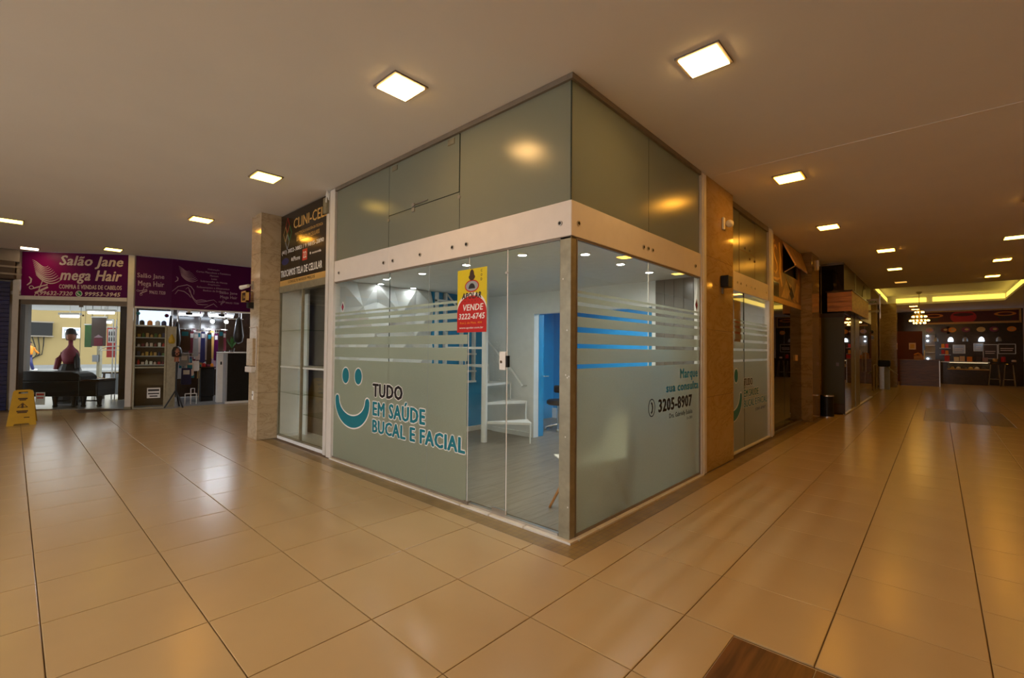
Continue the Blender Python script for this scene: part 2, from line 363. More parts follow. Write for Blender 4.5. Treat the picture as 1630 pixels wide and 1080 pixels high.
# brown mosaic border round the shop block
mos = M()
def mosaic(x0, y0, x1, y1, p=0.0555):
    nx, ny = max(1, round((x1 - x0) / p)), max(1, round((y1 - y0) / p))
    for i in range(nx):
        for j in range(ny):
            a, b = x0 + (x1 - x0) * i / nx, y0 + (y1 - y0) * j / ny; c, d = x0 + (x1 - x0) * (i + 1) / nx, y0 + (y1 - y0) * (j + 1) / ny; g = 0.0014
            mos.add([(a + g, b + g, -0.0012), (c - g, b + g, -0.0012), (c - g, d - g, -0.0012), (a + g, d - g, -0.0012)], [(0, 1, 2, 3)])
mosaic(-5.75, -0.223, 0.209, -0.055); mosaic(0.05, -0.055, 0.209, 8.45)
mos_t = T('trim_1', 'brown mosaic border of small tiles along the foot of the shop block', 'trim', (0, 0, 0), kind='structure')
O('mosaic_bed', M().box(-6.25, -0.222, -0.0078, 0.2085, 12.0, -0.0035), m_grout, mos_t)
O('mosaic_tile', mos, m_mosaic, mos_t, kind='stuff')
sill = T('trim_2', 'white stone sill pieces under the clinic glass', 'trim', (0, 0, 0), kind='structure')
xs = [-3.82, -3.28, -2.78, -2.26, -1.75, -1.2, -0.82, -0.42, 0.055]
for a, b in zip(xs, xs[1:]): O('sill_stone', M().box(a + 0.004, -0.055, -0.006, b - 0.004, 0.05, 0.014), m_sill, sill, bevel=0.003)
ys = [0.052, 0.34, 0.66, 1.02, 1.36, 1.72, 2.1, 2.62]
for a, b in zip(ys, ys[1:]): O('sill_stone', M().box(-0.05, a + 0.004, -0.006, 0.055, b - 0.004, 0.014), m_sill, sill, bevel=0.003)
# ------------------------------------------------------------------ ceiling with tray
TX0, TX1, TY0, TY1 = 0.46, 4.1, 16.65, 23.5
ceil = T('ceiling', 'flat beige painted gallery ceiling with a shallow tray at the far end', 'ceiling', (0, 0, CEIL), kind='structure')
O('ceiling_board', M().box(-16.5, -8, CEIL, 5.6, 2.862, CEIL + 0.25), m_ceil, ceil)
O('ceiling_board', M().box(-16.5, 2.874, CEIL, 5.6, TY0, CEIL + 0.25), m_ceil, ceil)
O('joint_strip', M().box(-0.1, 2.860, CEIL - 0.003, 5.6, 2.876, CEIL + 0.02), m_white, ceil)
O('ceiling_board', M().box(-16.5, TY0, CEIL, TX0, 31, CEIL + 0.25), m_ceil, ceil)
O('ceiling_board', M().box(TX1, TY0, CEIL, 5.6, 31, CEIL + 0.25), m_ceil, ceil)
O('ceiling_board', M().box(TX0, TY1, CEIL, TX1, 31, CEIL + 0.25), m_ceil, ceil)
O('tray_top', M().box(TX0, TY0, CEIL + 0.36, TX1, TY1, CEIL + 0.5), m_ceil, ceil)
O('tray_side', M().box(TX0 - .02, TY0 - .02, CEIL + 0.25, TX1 + .02, TY0, CEIL + 0.5).box(TX0 - .02, TY1, CEIL + 0.25, TX1 + .02, TY1 + .02, CEIL + 0.5).box(TX0 - .02, TY0, CEIL + .25, TX0, TY1, CEIL + .5).box(TX1, TY0, CEIL + .25, TX1 + .02, TY1, CEIL + .5), m_ceil, ceil)
cove = T('cove_light', 'yellow lit sides of the ceiling tray above the far cafe, made as glowing bands', 'cove light', (2.2, TY1, CEIL))  # lit tray sides made as glowing bands, standing in for hidden strips
O('lit_band', M().box(TX0 + .3, TY1 - .03, CEIL + .07, 1.75, TY1 - .004, CEIL + .25), e_cove, cove)
O('lit_band', M().box(1.95, TY1 - .03, CEIL + .07, TX1 - .05, TY1 - .004, CEIL + .25), e_cove, cove)
O('lit_band', M().box(TX1 - .03, 17.2, CEIL + .07, TX1 - .004, TY1 - .2, CEIL + .25), e_cove, cove)
O('lit_band', M().box(TX0 + .004, 17.0, CEIL + .10, TX0 + .03, TY1 - .5, CEIL + .25), e_cove, cove)
O('cornice', M().box(TX0, TY1 - .06, CEIL - .02, TX1, TY1 + .1, CEIL + .05).box(TX1 - .06, TY0, CEIL - .02, TX1 + .1, TY1, CEIL + .05).box(TX0 - .1, TY0, CEIL - .02, TX0 + .06, TY1, CEIL + .05), m_ceil, cove)
# ------------------------------------------------------------------ outer walls of the gallery (mostly out of view)
S('wall_right', M().box(5.4, -8, 0, 5.6, 31, 3.6), m_wall, 'beige wall of the right corridor across from the shops')
S('wall_front', M().box(1.3, -8.0, 0, 5.4, -7.8, 3.6).box(-13.6, -8.0, 0, -5.7, -7.8, 3.6), m_wall, 'unseen beige wall piers behind the photographer with a gap added for daylight')  # gap between the piers is added to let daylight in
S('pavement_outside', M().box(-22, -22, -.16, 9, -8.0, -.02), m_pave, 'unseen pale pavement outside the added daylight gap', cat='pavement').name = 'sidewalk'  # unseen ground beyond the added daylight gap
# ------------------------------------------------------------------ ceiling panel lamps
def panel(x, y, m, label, tilt=0, group='square ceiling panel lamps', w=0.27):
    t = T('ceiling_light', label, 'ceiling light', (x, y, CEIL), group)
    h = w / 2; f = h + 0.022
    fr = M()
    for a in ((-f, -f, f, -h), (-f, h, f, f), (-f, -h, -h, h), (h, -h, f, h)): fr.box(x + a[0], y + a[1], CEIL - .014, x + a[2], y + a[3], CEIL + .004)
    O('frame', fr, m_rail, t)
    O('diffuser', M().box(x - h, y - h, CEIL - .022, x + h, y + h, CEIL - .002), m, t)
    return t
LP = [(-1.13, -0.80, e_panelneutral, 'square lit ceiling panel left of the clinic corner, largest on the left'),
      (0.83, 0.50, e_panelneutral, 'square lit ceiling panel right of the clinic corner, highest in the picture'),
      (0.76, 3.50, e_panel, 'lit ceiling panel in front of the first marble pillar by the white posts'),
      (0.73, 6.46, e_panel, 'lit ceiling panel before the brown poster shop on the right corridor'),
      (1.31, 9.35, e_panel, 'lit ceiling panel before the wooden sign box, left row of the corridor'),
      (1.30, 12.2, e_dim, 'dim yellow ceiling panel beyond the wooden sign box, left row'),
      (1.29, 15.1, e_dimmer, 'faint ceiling panel just before the glowing tray, left row'),
      (3.13, 6.50, e_panel, 'lit ceiling panel cut by the right edge of the picture'),
      (3.14, 9.45, e_dim, 'yellowish ceiling panel near the right edge, right row of the corridor'),
      (3.17, 12.2, e_panel, 'white lit ceiling panel, second from the tray in the right row'),
      (3.20, 15.2, e_panel, 'white lit ceiling panel nearest the tray in the right row'),
      (-4.09, -0.80, e_dim, 'yellow ceiling panel in front of the black phone repair sign'),
      (-6.97, -0.81, e_panel, 'lit ceiling panel before the beige marble column'),
      (-9.57, -2.97, e_dim, 'yellow ceiling panel at the left edge of the picture'),
      (-12.55, -2.70, e_panelsoft, 'white lit ceiling panel above the left end of the magenta salon sign'),
      (-11.25, -1.45, e_dim, 'dim yellow ceiling panel above the right end of the magenta salon sign')]
for x, y, m, lab in LP: panel(x, y, m, lab)
for k, (x, y) in enumerate([(0.8, -2.5), (3.1, 0.5), (3.1, 3.5), (3.1, -2.5), (-1.1, -3.9), (-4.1, -3.9), (-7.0, -3.9), (-1.1, -6.3), (2.5, -5.6), (-4.1, -6.3)]):  # unseen panels added for their light, continuing the rows
    panel(x, y, e_panelneutral if x < 2.9 else e_panel, 'ceiling panel added out of view for light, behind or beside the photographer')
# far pair beyond the tray
for x, y, lab in ((1.30, 24.6, 'small lit ceiling panel just behind the chandelier'), (1.32, 26.6, 'faint ceiling panel behind the chandelier, farther of two')):
    panel(x, y, e_panel, lab)
# ------------------------------------------------------------------ marble columns
def column(label, x0, y0, x1, y1, joints, m, z1=CEIL):
    t = T('column', label, 'column', ((x0 + x1) / 2, (y0 + y1) / 2, 0), kind='structure')
    O('core', M().box(x0 + .012, y0 + .012, 0, x1 - .012, y1 - .012, z1), m_grout, t)
    zs = [0.0] + joints + [z1]
    for a, b in zip(zs, zs[1:]):
        O('marble_slab', M().box(x0, y0, a + .0015, x1, y0 + .02, b - .0015), m, t, bevel=.0015)
        O('marble_slab', M().box(x1 - .02, y0 + .0215, a + .0015, x1, y1 - .0215, b - .0015), m, t, bevel=.0015)
        O('marble_slab', M().box(x0, y0 + .0215, a + .0015, x0 + .02, y1 - .0215, b - .0015), m, t, bevel=.0015)
        O('marble_slab', M().box(x0, y1 - .02, a + .0015, x1, y1, b - .0015), m, t, bevel=.0015)
    return t
column('veined beige marble column beside the black phone repair sign', -6.18, -0.28, -5.77, 0.14, [0.74, 1.48, 2.22, 2.96], m_marble_l)
p1 = column('golden marble pillar between the two frosted clinic windows', -0.048, 2.765, 0.03, 3.76, [0.9, 1.72, 2.62], m_marble_r)
column('streaked marble pillar beyond the brown poster shop', -0.5, 8.60, 0.125, 9.42, [0.45, 0.9, 1.35, 1.8, 2.25, 2.7, 3.15], m_marble_f)
column('plain brown marble column at the far end beside the cafe counter', 0.24, 22.7, 0.80, 23.3, [0.8, 1.6, 2.4, 3.2], m_marble_f)
# ------------------------------------------------------------------ clinic: left front (y = 0), right front (x = 0)
LF = Fr((0, 0), (1, 0)); RF = Fr((0, 0), (0, 1))
FROST = [(1.90, 1.922), (1.832, 1.874), (1.747, 1.803), (1.634, 1.716), (1.502, 1.592), (1.341, 1.467), (0.03, 1.307)]
def film(fr, s0, s1, d, bands=FROST):
    mb = M()
    for a, b in bands: mb.fquad(fr, s0, s1, a, b, d)
    return mb
w1 = T('window_1', 'left clinic shopfront of clear and frosted glass with smiling face lettering', 'window', (-2.4, 0, 0), kind='structure')
for a, b in ((-3.805, -2.512), (-2.506, -1.168)):
    O('pane', M().fbox(LF, a, b, 0.03, 2.335, -.004, .004), m_glass, w1)
O('frosted_film', film(LF, -3.80, -1.170, .0055), m_frost, w1)
O('film_seam', M().fbox(LF, -1.775, -1.772, 0.03, 2.33, .0045, .0062), m_greyprint, w1)
O('glass_edge', M().fbox(LF, -2.5115, -2.5065, 0.03, 2.33, -.004, .0045).fbox(LF, -1.1675, -1.1615, 0.03, 2.33, -.004, .0045), m_edge, w1)
O('bottom_rail', M().fbox(LF, -3.81, -1.17, .012, .034, -.014, .014), m_rail, w1)
# smiling face
def crescent(cs, cz, rs, rz, w0, w1_, n=28, grow=0.0):
    inn, out = [], []
    for i in range(n + 1):
        a = PI + PI * i / n; k = math.sin(PI * i / n); w = (w0 + (w1_ - w0) * k) / 2 + grow
        tx, tz = -rs * math.sin(a), rz * math.cos(a); l = math.hypot(tx, tz); nx, nz = tz / l, -tx / l
        c = (cs + rs * math.cos(a), cz + rz * math.sin(a))
        out.append((c[0] + nx * w, c[1] + nz * w)); inn.append((c[0] - nx * w, c[1] - nz * w))
    r = w0 / 2 + grow
    capr = ell(cs + rs, cz, r, r, 8, 0, PI); capl = ell(cs - rs, cz, r, r, 8, 0, PI)
    return out[:-1] + capr + inn[::-1][1:-1] + capl
def strip_poly(mb, fr, poly, d0, d1):
    """fills a bent outline by ear clipping through bmesh"""
    bm = bmesh.new(); vs = [bm.verts.new((s, z, 0)) for s, z in poly]; f = bm.faces.new(vs)
    bmesh.ops.triangulate(bm, faces=[f]); bm.verts.index_update()
    fl = [tuple(v.index for v in g.verts) for g in bm.faces]; pts = [(v.co.x, v.co.y) for v in bm.verts]; bm.free()
    mb.add([fr.p(s, z, d1) for s, z in pts], fl); return mb
def face(fr, par, cs, ce1, ce2, k=1.0):
    mb = M()
    strip_poly(mb, fr, crescent(cs, .80, .375 * k, .265, .10, .145, grow=.016), 0, .0068)
    for c in (ce1, ce2): strip_poly(mb, fr, ell(c, 1.107, (.086 + .014) * k, .112), 0, .0068)
    O('smile_outline', mb, m_white_print, par)
    mb = M(); strip_poly(mb, fr, crescent(cs, .80, .375 * k, .265, .10, .145), 0, .008)
    O('smile', mb, m_teal, par, label='teal smiling mouth')
    for c in (ce1, ce2): O('eye', strip_poly(M(), fr, ell(c, 1.107, .086 * k, .098), 0, .008), m_teal, par)
face(LF, w1, -3.325, -3.488, -3.172)
def words(par, fr, items, dd=.0068):
    """each word one lettering part, with its pale outline behind it"""
    for (s, s0, s1, z0, z1, m, bold, om) in items:
        if om is not None: O('lettering_outline', text(M(), fr, s, s0, s1, z0, z1, dd, bold, grow=.05), om, par)
        O('lettering', text(M(), fr, s, s0, s1, z0, z1, dd + .0012, bold), m, par)
words(w1, LF, [('TUDO', -2.835, -2.215, .885, 1.045, m_ink, .045, m_white_print),
               ('EM SAÚDE', -2.83, -1.805, .665, .872, m_teal, .045, m_white_print),
               ('BUCAL E FACIAL', -2.83, -1.185, .468, .622, m_teal, .045, m_white_print)])
def diamond(fr, par, s, z, d=.0068):
    O('emblem', M().prism(fr, [(s - .045, z), (s, z - .075), (s + .045, z), (s, z + .075)], d - .0005, d), m_white_print, par)
    O('emblem', M().prism(fr, [(s - .032, z), (s, z - .056), (s + .032, z), (s, z + .056)], d, d + .0008), m_purple, par)
    O('emblem', M().prism(fr, [(s - .012, z), (s, z - .022), (s + .012, z), (s, z + .022)], d + .0008, d + .0014), m_red, par)
diamond(LF, w1, -3.60, 1.99)
# glass door pair
d1 = T('door_1', 'clear glass double door of the clinic with a white lock', 'door', (-0.63, 0, 0), kind='structure')
O('leaf', M().fbox(LF, -1.160, -0.671, 0.035, 2.335, -.004, .004), m_glass, d1)
O('leaf', M().fbox(LF, -0.664, -0.098, 0.035, 2.335, -.004, .004), m_glass, d1)
O('leaf_edge', M().fbox(LF, -0.6705, -0.6645, 0.035, 2.335, -.0042, .0042), m_edge, d1)
O('edge_seal', M().fbox(LF, -1.1600, -1.153, 0.035, 2.335, .0042, .0062).fbox(LF, -.664, -.655, .035, 2.335, .0042, .0062), m_white_print, d1)
O('lock', M().fbox(LF, -0.745, -0.668, 1.275, 1.435, -.02, .016), m_white, d1, bevel=.006, label='white lock case')
O('lock_cylinder', M().tube([LF.p(-.715, 1.345, .012), LF.p(-.715, 1.345, .024)], .013, 12), m_chrome, d1)
O('lock_keeper', M().fbox(LF, -0.668, -0.648, 1.30, 1.40, -.018, .014), m_black, d1)
O('floor_bolt', M().fbox(LF, -0.82, -0.66, 0.02, 0.07, -.014, .014), m_steel, d1)
O('pivot', M().fbox(LF, -1.19, -1.13, 0.016, 0.045, -.02, .022), m_rail, d1)
O('pivot', M().tube([LF.p(-.668, 2.12, .004), LF.p(-.668, 2.12, .016)], .012, 10), m_steel, d1)
O('threshold', M().fbox(LF, -1.16, -0.1, .013, .034, -.02, .012), m_steel, d1)
# corner post and alum profile
cp = T('corner_post', 'olive metal corner post of the clinic with scuff marks', 'post', (-.05, .03, 0), kind='structure')
O('post', M().box(-.093, -.012, .014, .012, .06, 2.335), m_alum, cp, bevel=.004)
O('profile', M().box(-.004, .06, .014, .014, .075, 2.335), m_rail, cp)
sc = M()
for z, s in ((1.60, -.02), (1.255, -.03), (1.235, -.015), (1.245, .0), (.78, -.03), (2.0, -.06), (.25, -.004)): sc.fbox(LF, s - .006, s + .003, z, z + .011, .0122, .0126)
O('scuff', sc, m_sill, cp)
# right front
w2 = T('window_2', 'right clinic shopfront of frosted glass with phone number', 'window', (0, 1.3, 0), kind='structure')
for a, b in ((.076, 1.297), (1.303, 2.60)): O('pane', M().fbox(RF, a, b, .03, 2.335, -.004, .004), m_glass, w2)
O('glass_edge', M().fbox(RF, 1.298, 1.302, .03, 2.335, -.004, .004), m_white_print, w2)
O('frosted_film', film(RF, .078, 2.598, .0055), m_frost, w2)
O('bottom_rail', M().fbox(RF, .06, 2.61, .012, .036, -.014, .014), m_rail, w2)
O('side_rail', M().fbox(RF, 2.588, 2.604, .012, 2.335, -.014, .014), m_rail, w2)
words(w2, RF, [('Marque', 2.04, 2.545, 1.125, 1.262, m_cyan, .04, None), ('sua consulta', 1.69, 2.565, 1.022, 1.115, m_cyan, .04, None),
               ('3205-8907', 1.508, 2.372, .832, .966, m_ink, .05, None), ('Dra. Gabrielly Eulalia', 1.765, 2.382, .735, .800, m_ink, .02, None), ('Cro 28001', 2.22, 2.38, .692, .722, m_ink, .01, None)])
_ring = ell(1.365, .893, .068, .084, 28)
O('phone_symbol', M().stroke(RF, _ring + [_ring[0]], .010, .0062, .0070, False), m_ink, w2)
O('phone_symbol', M().stroke(RF, [(1.350, .945), (1.372, .930), (1.382, .893), (1.372, .856), (1.350, .842)], .022, .007, .0078, False), m_ink, w2)
diamond(RF, w2, 2.512, 1.995)
# header bands and upper frosted panes
hd = T('trim_3', 'white header panels with dark fixing bolts round the clinic corner', 'trim', (0, 0, 2.33), kind='structure')
O('header_panel', M().fbox(LF, -3.815, -2.508, 2.335, 2.61, -.03, .022), m_band, hd, bevel=.004)
O('header_panel', M().fbox(LF, -2.506, .020, 2.335, 2.61, -.03, .022), m_band, hd, bevel=.004)
O('header_panel', M().fbox(RF, -.0195, 2.605, 2.335, 2.61, -.03, .022), m_band, hd, bevel=.004)
O('under_rail', M().fbox(LF, -3.81, .01, 2.318, 2.335, -.012, .012).fbox(RF, 0, 2.6, 2.318, 2.335, -.012, .012), m_rail, hd)  # slim aluminium profile under the header panels
for fr, ss in ((LF, (-3.685, -2.61, -2.42, -1.91, -1.385, -1.18, -.085)), (RF, (.07, 1.155, 1.25, 1.345, 2.44))):
    for q, s in enumerate(ss):
        O('bolt', M().tube([fr.p(s, 2.443, .020), fr.p(s, 2.443, .030)], .021, 14), m_steel, hd)
        O('bolt_hole', M().tube([fr.p(s, 2.443, .028), fr.p(s, 2.443, .0315)], .013, 12), m_black, hd)
w3 = T('window_3', 'upper frosted panes over the clinic header with a hinged vent pane', 'window', (-1.5, 0, 2.61), kind='structure')
for fr, a, b, z0, z1 in ((LF, -3.80, -2.549, 2.612, 3.555), (LF, -2.543, -1.312, 2.612, 2.972), (LF, -1.306, -.004, 2.612, 3.555), (RF, .006, 1.297, 2.612, 3.555), (RF, 1.301, 2.60, 2.612, 3.555)):
    O('frosted_pane', M().fquad(fr, a, b, z0, z1, .004), m_frostup, w3)
    e = M().fbox(fr, a, a + .003, z0, z1, -.004, .0038).fbox(fr, b - .003, b, z0, z1, -.004, .0038)
    O('pane_edge', e, m_edge, w3)
vent = O('vent_pane', M().fquad(LF, -2.541, -1.314, 2.980, 3.550, .006), m_frostup, w3)
O('vent_edge', M().fbox(LF, -2.543, -1.312, 2.974, 2.981, -.002, .007).fbox(LF, -1.318, -1.312, 2.98, 3.55, -.002, .0075), m_edge, vent)
for s in (-2.43, -1.44): O('hinge', M().fbox(LF, s - .05, s + .05, 3.475, 3.53, .004, .016), m_alum, w3, bevel=.003)
for s, z in ((-2.541, 2.925), (-1.309, 2.925)): O('clamp', M().tube([LF.p(s, z, .004), LF.p(s, z, .018)], .018, 12), m_steel, w3)
O('latch', M().fbox(LF, -2.08, -2.035, 2.93, 2.97, .004, .022).fbox(LF, -2.08, -2.04, 2.985, 3.02, .004, .022), m_steel, w3, bevel=.003)
O('stay_bar', M().tube([LF.p(-2.05, 3.0, .016), LF.p(-1.80, 3.005, .016)], .006, 8), m_steel, w3)
O('top_rail', M().fbox(LF, -3.82, -.0305, 3.553, 3.598, -.03, .03).fbox(RF, -.03, -.0001, 3.553, 3.598, -.03, .03).fbox(RF, 0, 2.605, 3.553, 3.598, -.03, .03), m_rail, w3)
O('corner_seal', M().tube([(0.003, -0.003, 2.61), (0.003, -0.003, 3.555)], .006, 6), m_edge, w3)
# white posts
pw = T('post_white', 'white ribbed post left of the clinic shopfront', 'post', (-3.95, 0, 0), kind='structure'); pw.name = 'white_post'
O('post', M().box(-3.955, -.03, 0, -3.82, .07, 3.59), m_postwhite, pw, bevel=.004)
O('rib', M().box(-4.11, -.005, 0, -4.03, .06, 3.59).box(-4.03, .01, 0, -3.955, .05, 3.59), m_postwhite, pw, bevel=.003)
pw = T('white_post', 'white post between the right clinic window and the golden marble pillar', 'post', (0, 2.68, 0), kind='structure')
O('post', M().box(-.06, 2.61, 0, .035, 2.755, 3.59), m_postwhite, pw, bevel=.004)
O('groove', M().box(.034, 2.655, 0, .042, 2.665, 3.59), m_white, pw)
ab = T('alarm_box', 'small whitish alarm box near the ceiling on the white post', 'alarm', (-4.06, -.02, 3.28))
O('body', M().box(-4.13, -.05, 3.30, -4.03, -.006, 3.52), m_alum, ab, bevel=.01)
O('loop', M().tube([(-4.03, -.05, 3.44), (-4.0, -.06, 3.55), (-3.985, -.06, 3.585), (-3.965, -.06, 3.55), (-3.96, -.05, 3.46)], .008, 6), m_white, ab)
# poster inside the door
po = T('poster', 'yellow and red for-sale poster stuck on the clinic door glass', 'poster', (-1.11, -.01, 1.61))
O('sheet', M().fbox(LF, -1.318, -.914, 1.612, 2.206, 0.0075, 0.0090), m_posteryellow, po)
arc = [(-1.318, 1.612), (-.914, 1.612), (-.914, 1.80)] + [(-1.116 + .202 * math.cos(PI * i / 16), 1.80 + .155 * math.sin(PI * i / 16)) for i in range(1, 16)] + [(-1.318, 1.80)]
arcw = [(-1.318, 1.75), (-.914, 1.75), (-.914, 1.82)] + [(-1.116 + .205 * math.cos(PI * i / 16), 1.82 + .165 * math.sin(PI * i / 16)) for i in range(1, 16)] + [(-1.318, 1.82)]
O('white_arc', M().prism(LF, arcw, 0.0090, 0.0095), m_white_print, po)
O('red_field', M().prism(LF, arc, 0.0095, 0.0101), m_red, po)
em = O('emblem', strip_poly(M(), LF, ell(-1.115, 2.045, .098, .058), 0, 0.0095), m_red, po)
strip_poly_m = strip_poly(M(), LF, ell(-1.115, 2.045, .085, .047), 0, 0.0099); O('emblem', strip_poly_m, m_greyprint, po)
O('emblem', M().prism(LF, ell(-1.115, 2.02, .045, .05, 12, 0, PI), 0.0099, 0.0105), m_ink, po)
O('emblem', strip_poly(M(), LF, [(-1.115 + .042 * math.sin(2 * PI * i / 20) * (1.15 if 5 < i < 15 else .75), 2.148 + .052 * math.cos(2 * PI * i / 20)) for i in range(20)], 0, 0.0103), m_brownprint, po)
for (w_, a_, b_, c_, d_, e_, f_, g_) in (('APOLAR', -1.255, -.985, 1.925, 1.985, .05, .2, 1.0), ('IMÓVEIS', -1.255, -.985, 1.898, 1.914, .03, 0, 2.2), ('C', -.995, -.975, 2.165, 2.19, .03, 0, 1), ('O', -.995, -.975, 2.125, 2.15, .03, 0, 1), ('D', -.995, -.975, 2.085, 2.11, .03, 0, 1)):
    O('lettering', text(M(), LF, w_, a_, b_, c_, d_, .0099, e_, f_, spacing=g_), m_ink, po)
for _l in (text(M(), LF, 'VENDE', -1.235, -.955, 1.815, 1.875, 0.0109, .025, .15), text(M(), LF, '3222-6745', -1.295, -.935, 1.735, 1.79, 0.0109, .03, .15), text(M(), LF, 'www.apolar.com.br', -1.285, -.955, 1.640, 1.665, 0.0109, .01),): O('lettering', _l, m_white_print, po)
O('lettering', text(M(), LF, 'Rua J. de Maia, 404', -1.275, -.975, 1.685, 1.712, 0.0109, .02, .1), m_orange, po)
# ------------------------------------------------------------------ clinic interior
cf = S('floor_clinic', M().box(-4.05, .06, -.004, -.06, 3.76, .012).box(-4.05, 3.76, -.004, -.86, 5.2, .012), m_grout, 'grey wood-look plank floor inside the clinic', cat='floor')
n = 0
for i in range(20):
    x0 = -4.04 + i * .199; y = .06 - random.random() * .9
    while y < 5.2:
        a, b = max(.07, y), min(5.19 if x0 < -1.05 else 3.75, y + 1.25)
        if b - a > .08:
            O('plank', M().box(x0 + .001, a + .001, .010, x0 + .198, b - .001, .0165), m_lam, cf)
        y += 1.25
wl = S('wall_clinic_left', M().box(-4.10, .09, 0, -4.05, 5.2, 3.58), m_white, 'left wall inside the clinic', cat='wall'); wl.name = 'wall_left'
wb = T('wall_back', 'white back wall of the clinic with a wide doorway to a blue room', 'wall', (-2, 2.95, 0), kind='structure')
O('wall_board', M().box(-4.05, 2.93, 0, -2.85, 3.03, 2.4).box(-2.85, 2.93, 2.07, -.75, 3.03, 2.4).box(-.75, 2.93, 0, -.70, 3.03, 2.4), m_white, wb)
O('jamb', M().box(-2.90, 2.91, 0, -2.80, 3.05, 2.10).box(-2.80, 2.91, 2.05, -.75, 3.05, 2.10), m_white, wb)
O('skirting', M().box(-3.75, 2.90, 0, -2.84, 2.93, .09), m_white, wb)
O('door_leaf', M().box(-2.835, 3.035, .02, -2.795, 3.16, 2.04), m_blue, wb)
O('door_handle', M().tube([(-2.795, 3.11, 1.02), (-2.74, 3.11, 1.02), (-2.74, 3.22, 1.02)], .011, 8), m_chrome, wb)
# tiled end of the back wall
tw = T('trim_4', 'grey square wall tiles behind the right clinic window', 'trim', (-.35, 2.9, 0), kind='structure')
O('backing', M().box(-.70, 2.94, 0, -.06, 2.99, 2.4), m_rail, tw)
mt_tile = mat('grey_wall_tile', (0.17, 0.15, 0.125), 0.2, vary=.1, scale=3)
for i in range(5):
    for j in range(18): O('wall_tile', M().box(-.695 + i * .127, 2.925, .02 + j * .132, -.695 + i * .127 + .122, 2.94, .02 + j * .132 + .127), mt_tile, tw)
S('wall_clinic_right', M().box(-.06, 2.62, 0, -.05, 2.94, 2.4).box(-.06, 2.94, 0, -.05, 3.76, 2.4), m_white, 'short inner wall behind the right clinic window', cat='wall').name = 'wall_inner'
S('wall_blue', M().box(-4.05, 5.0, 0, -.80, 5.1, 2.4).box(-4.05, 3.04, 0, -4.0, 5.0, 2.4).box(-.85, 3.04, 0, -.80, 5.0, 2.4), m_blue, 'blue wall of the room behind the clinic', cat='wall').name = 'wall_rear'
S('baseboard_rear', M().box(-4.0, 4.96, .01, -.85, 5.0, .22), m_white, 'white skirting of the blue room', cat='baseboard')
ci = T('ceiling_2', 'white ceiling inside the clinic', 'ceiling', (-2, 1.5, 2.4), kind='structure')
O('ceiling_board', M().box(-4.05, .03, 2.40, -.04, 3.76, 2.46).box(-4.05, 3.76, 2.40, -.80, 5.1, 2.46), m_white, ci)
mz = T('wall_mezzanine', 'dim white rear wall of the mezzanine above the clinic', 'wall', (-2, 2.7, 2.46), kind='structure')
O('wall_board', M().box(-4.05, 2.65, 2.46, -.04, 2.75, 3.58), m_white, mz)
for x, y in ((-3.2, 1.4), (-1.8, 1.4), (-.5, .9), (-.5, 2.0)):  # unseen lamps added so the frosted panes glow through
    t = T('mezzanine_fill_lamp', 'unseen round lamp added to light the upper frosted panes from behind', 'lamp', (x, y, 3.58), 'added mezzanine lamps')
    O('ring', M().lathe((x, y, 3.53), [(.12, 0), (.14, .01), (.14, .05)], 18), m_white, t); O('disc', M().lathe((x, y, 3.535), [(.01, 0), (.118, 0), (.118, .02)], 18), e_mezz, t)
# blue part of the left wall
S('wall_blue_panel', M().box(-4.05, 1.75, .01, -4.005, 2.93, 2.4), m_blue, 'blue stretch of the left clinic wall beside the stairs', cat='wall').name = 'wall_side'
S('baseboard_left', M().box(-4.005, 1.75, .01, -3.985, 2.93, .10), m_white, 'white skirting under the blue clinic wall', cat='baseboard')
# faceted 3D wall panels
pn = T('trim_5', 'white faceted 3D panels on the left clinic wall', 'trim', (-4.03, .9, 0), kind='structure')
rnd = random.Random(11)
NY, NZ = 5, 7
nod = {}
for i in range(NY + 1):
    for j in range(NZ + 1):
        jy = 0 if i in (0, NY) else rnd.uniform(-.10, .10); jz = 0 if j in (0, NZ) else rnd.uniform(-.10, .10)
        nod[i, j] = (-4.045 + (.13 if (i + j) % 2 else .012) * rnd.uniform(.6, 1.15), .11 + 1.63 * i / NY + jy, .014 + 2.38 * j / NZ + jz)
for i in range(NY):
    for j in range(NZ):
        q = [nod[i, j], nod[i + 1, j], nod[i + 1, j + 1], nod[i, j + 1]]
        cy_ = sum(p[1] for p in q) / 4; cz_ = sum(p[2] for p in q) / 4
        q = [(p[0], p[1] + (cy_ - p[1]) * .006, p[2] + (cz_ - p[2]) * .006) for p in q]
        vs = q + [(-4.05, p[1], p[2]) for p in q]
        tri = [(0, 1, 2), (0, 2, 3)] if (i + j) % 2 else [(0, 1, 3), (1, 2, 3)]
        O('wall_panel', M().add(vs, tri + [(4, 5, 1, 0), (5, 6, 2, 1), (6, 7, 3, 2), (7, 4, 0, 3)]), m_white, pn)
# white shelving frame on the blue wall
sh = T('wall_shelf', 'white open frame shelving on the blue clinic wall', 'shelf', (-3.95, 2.3, .85))
f = M()
for y in (1.79, 1.97, 2.33, 2.62): f.box(-4.0, y, .88, -3.93, y + .035, 2.39)
O('frame', f, m_white, sh)
for z in (.88, 1.06, 1.36, 2.24): O('shelf_board', M().box(-3.999, 1.79, z, -3.90, 2.65, z + .03), m_white, sh)
O('brace', M().tube([(-3.95, 2.02, 2.37), (-3.95, 2.32, 2.1)], .016, 6), m_white, sh)
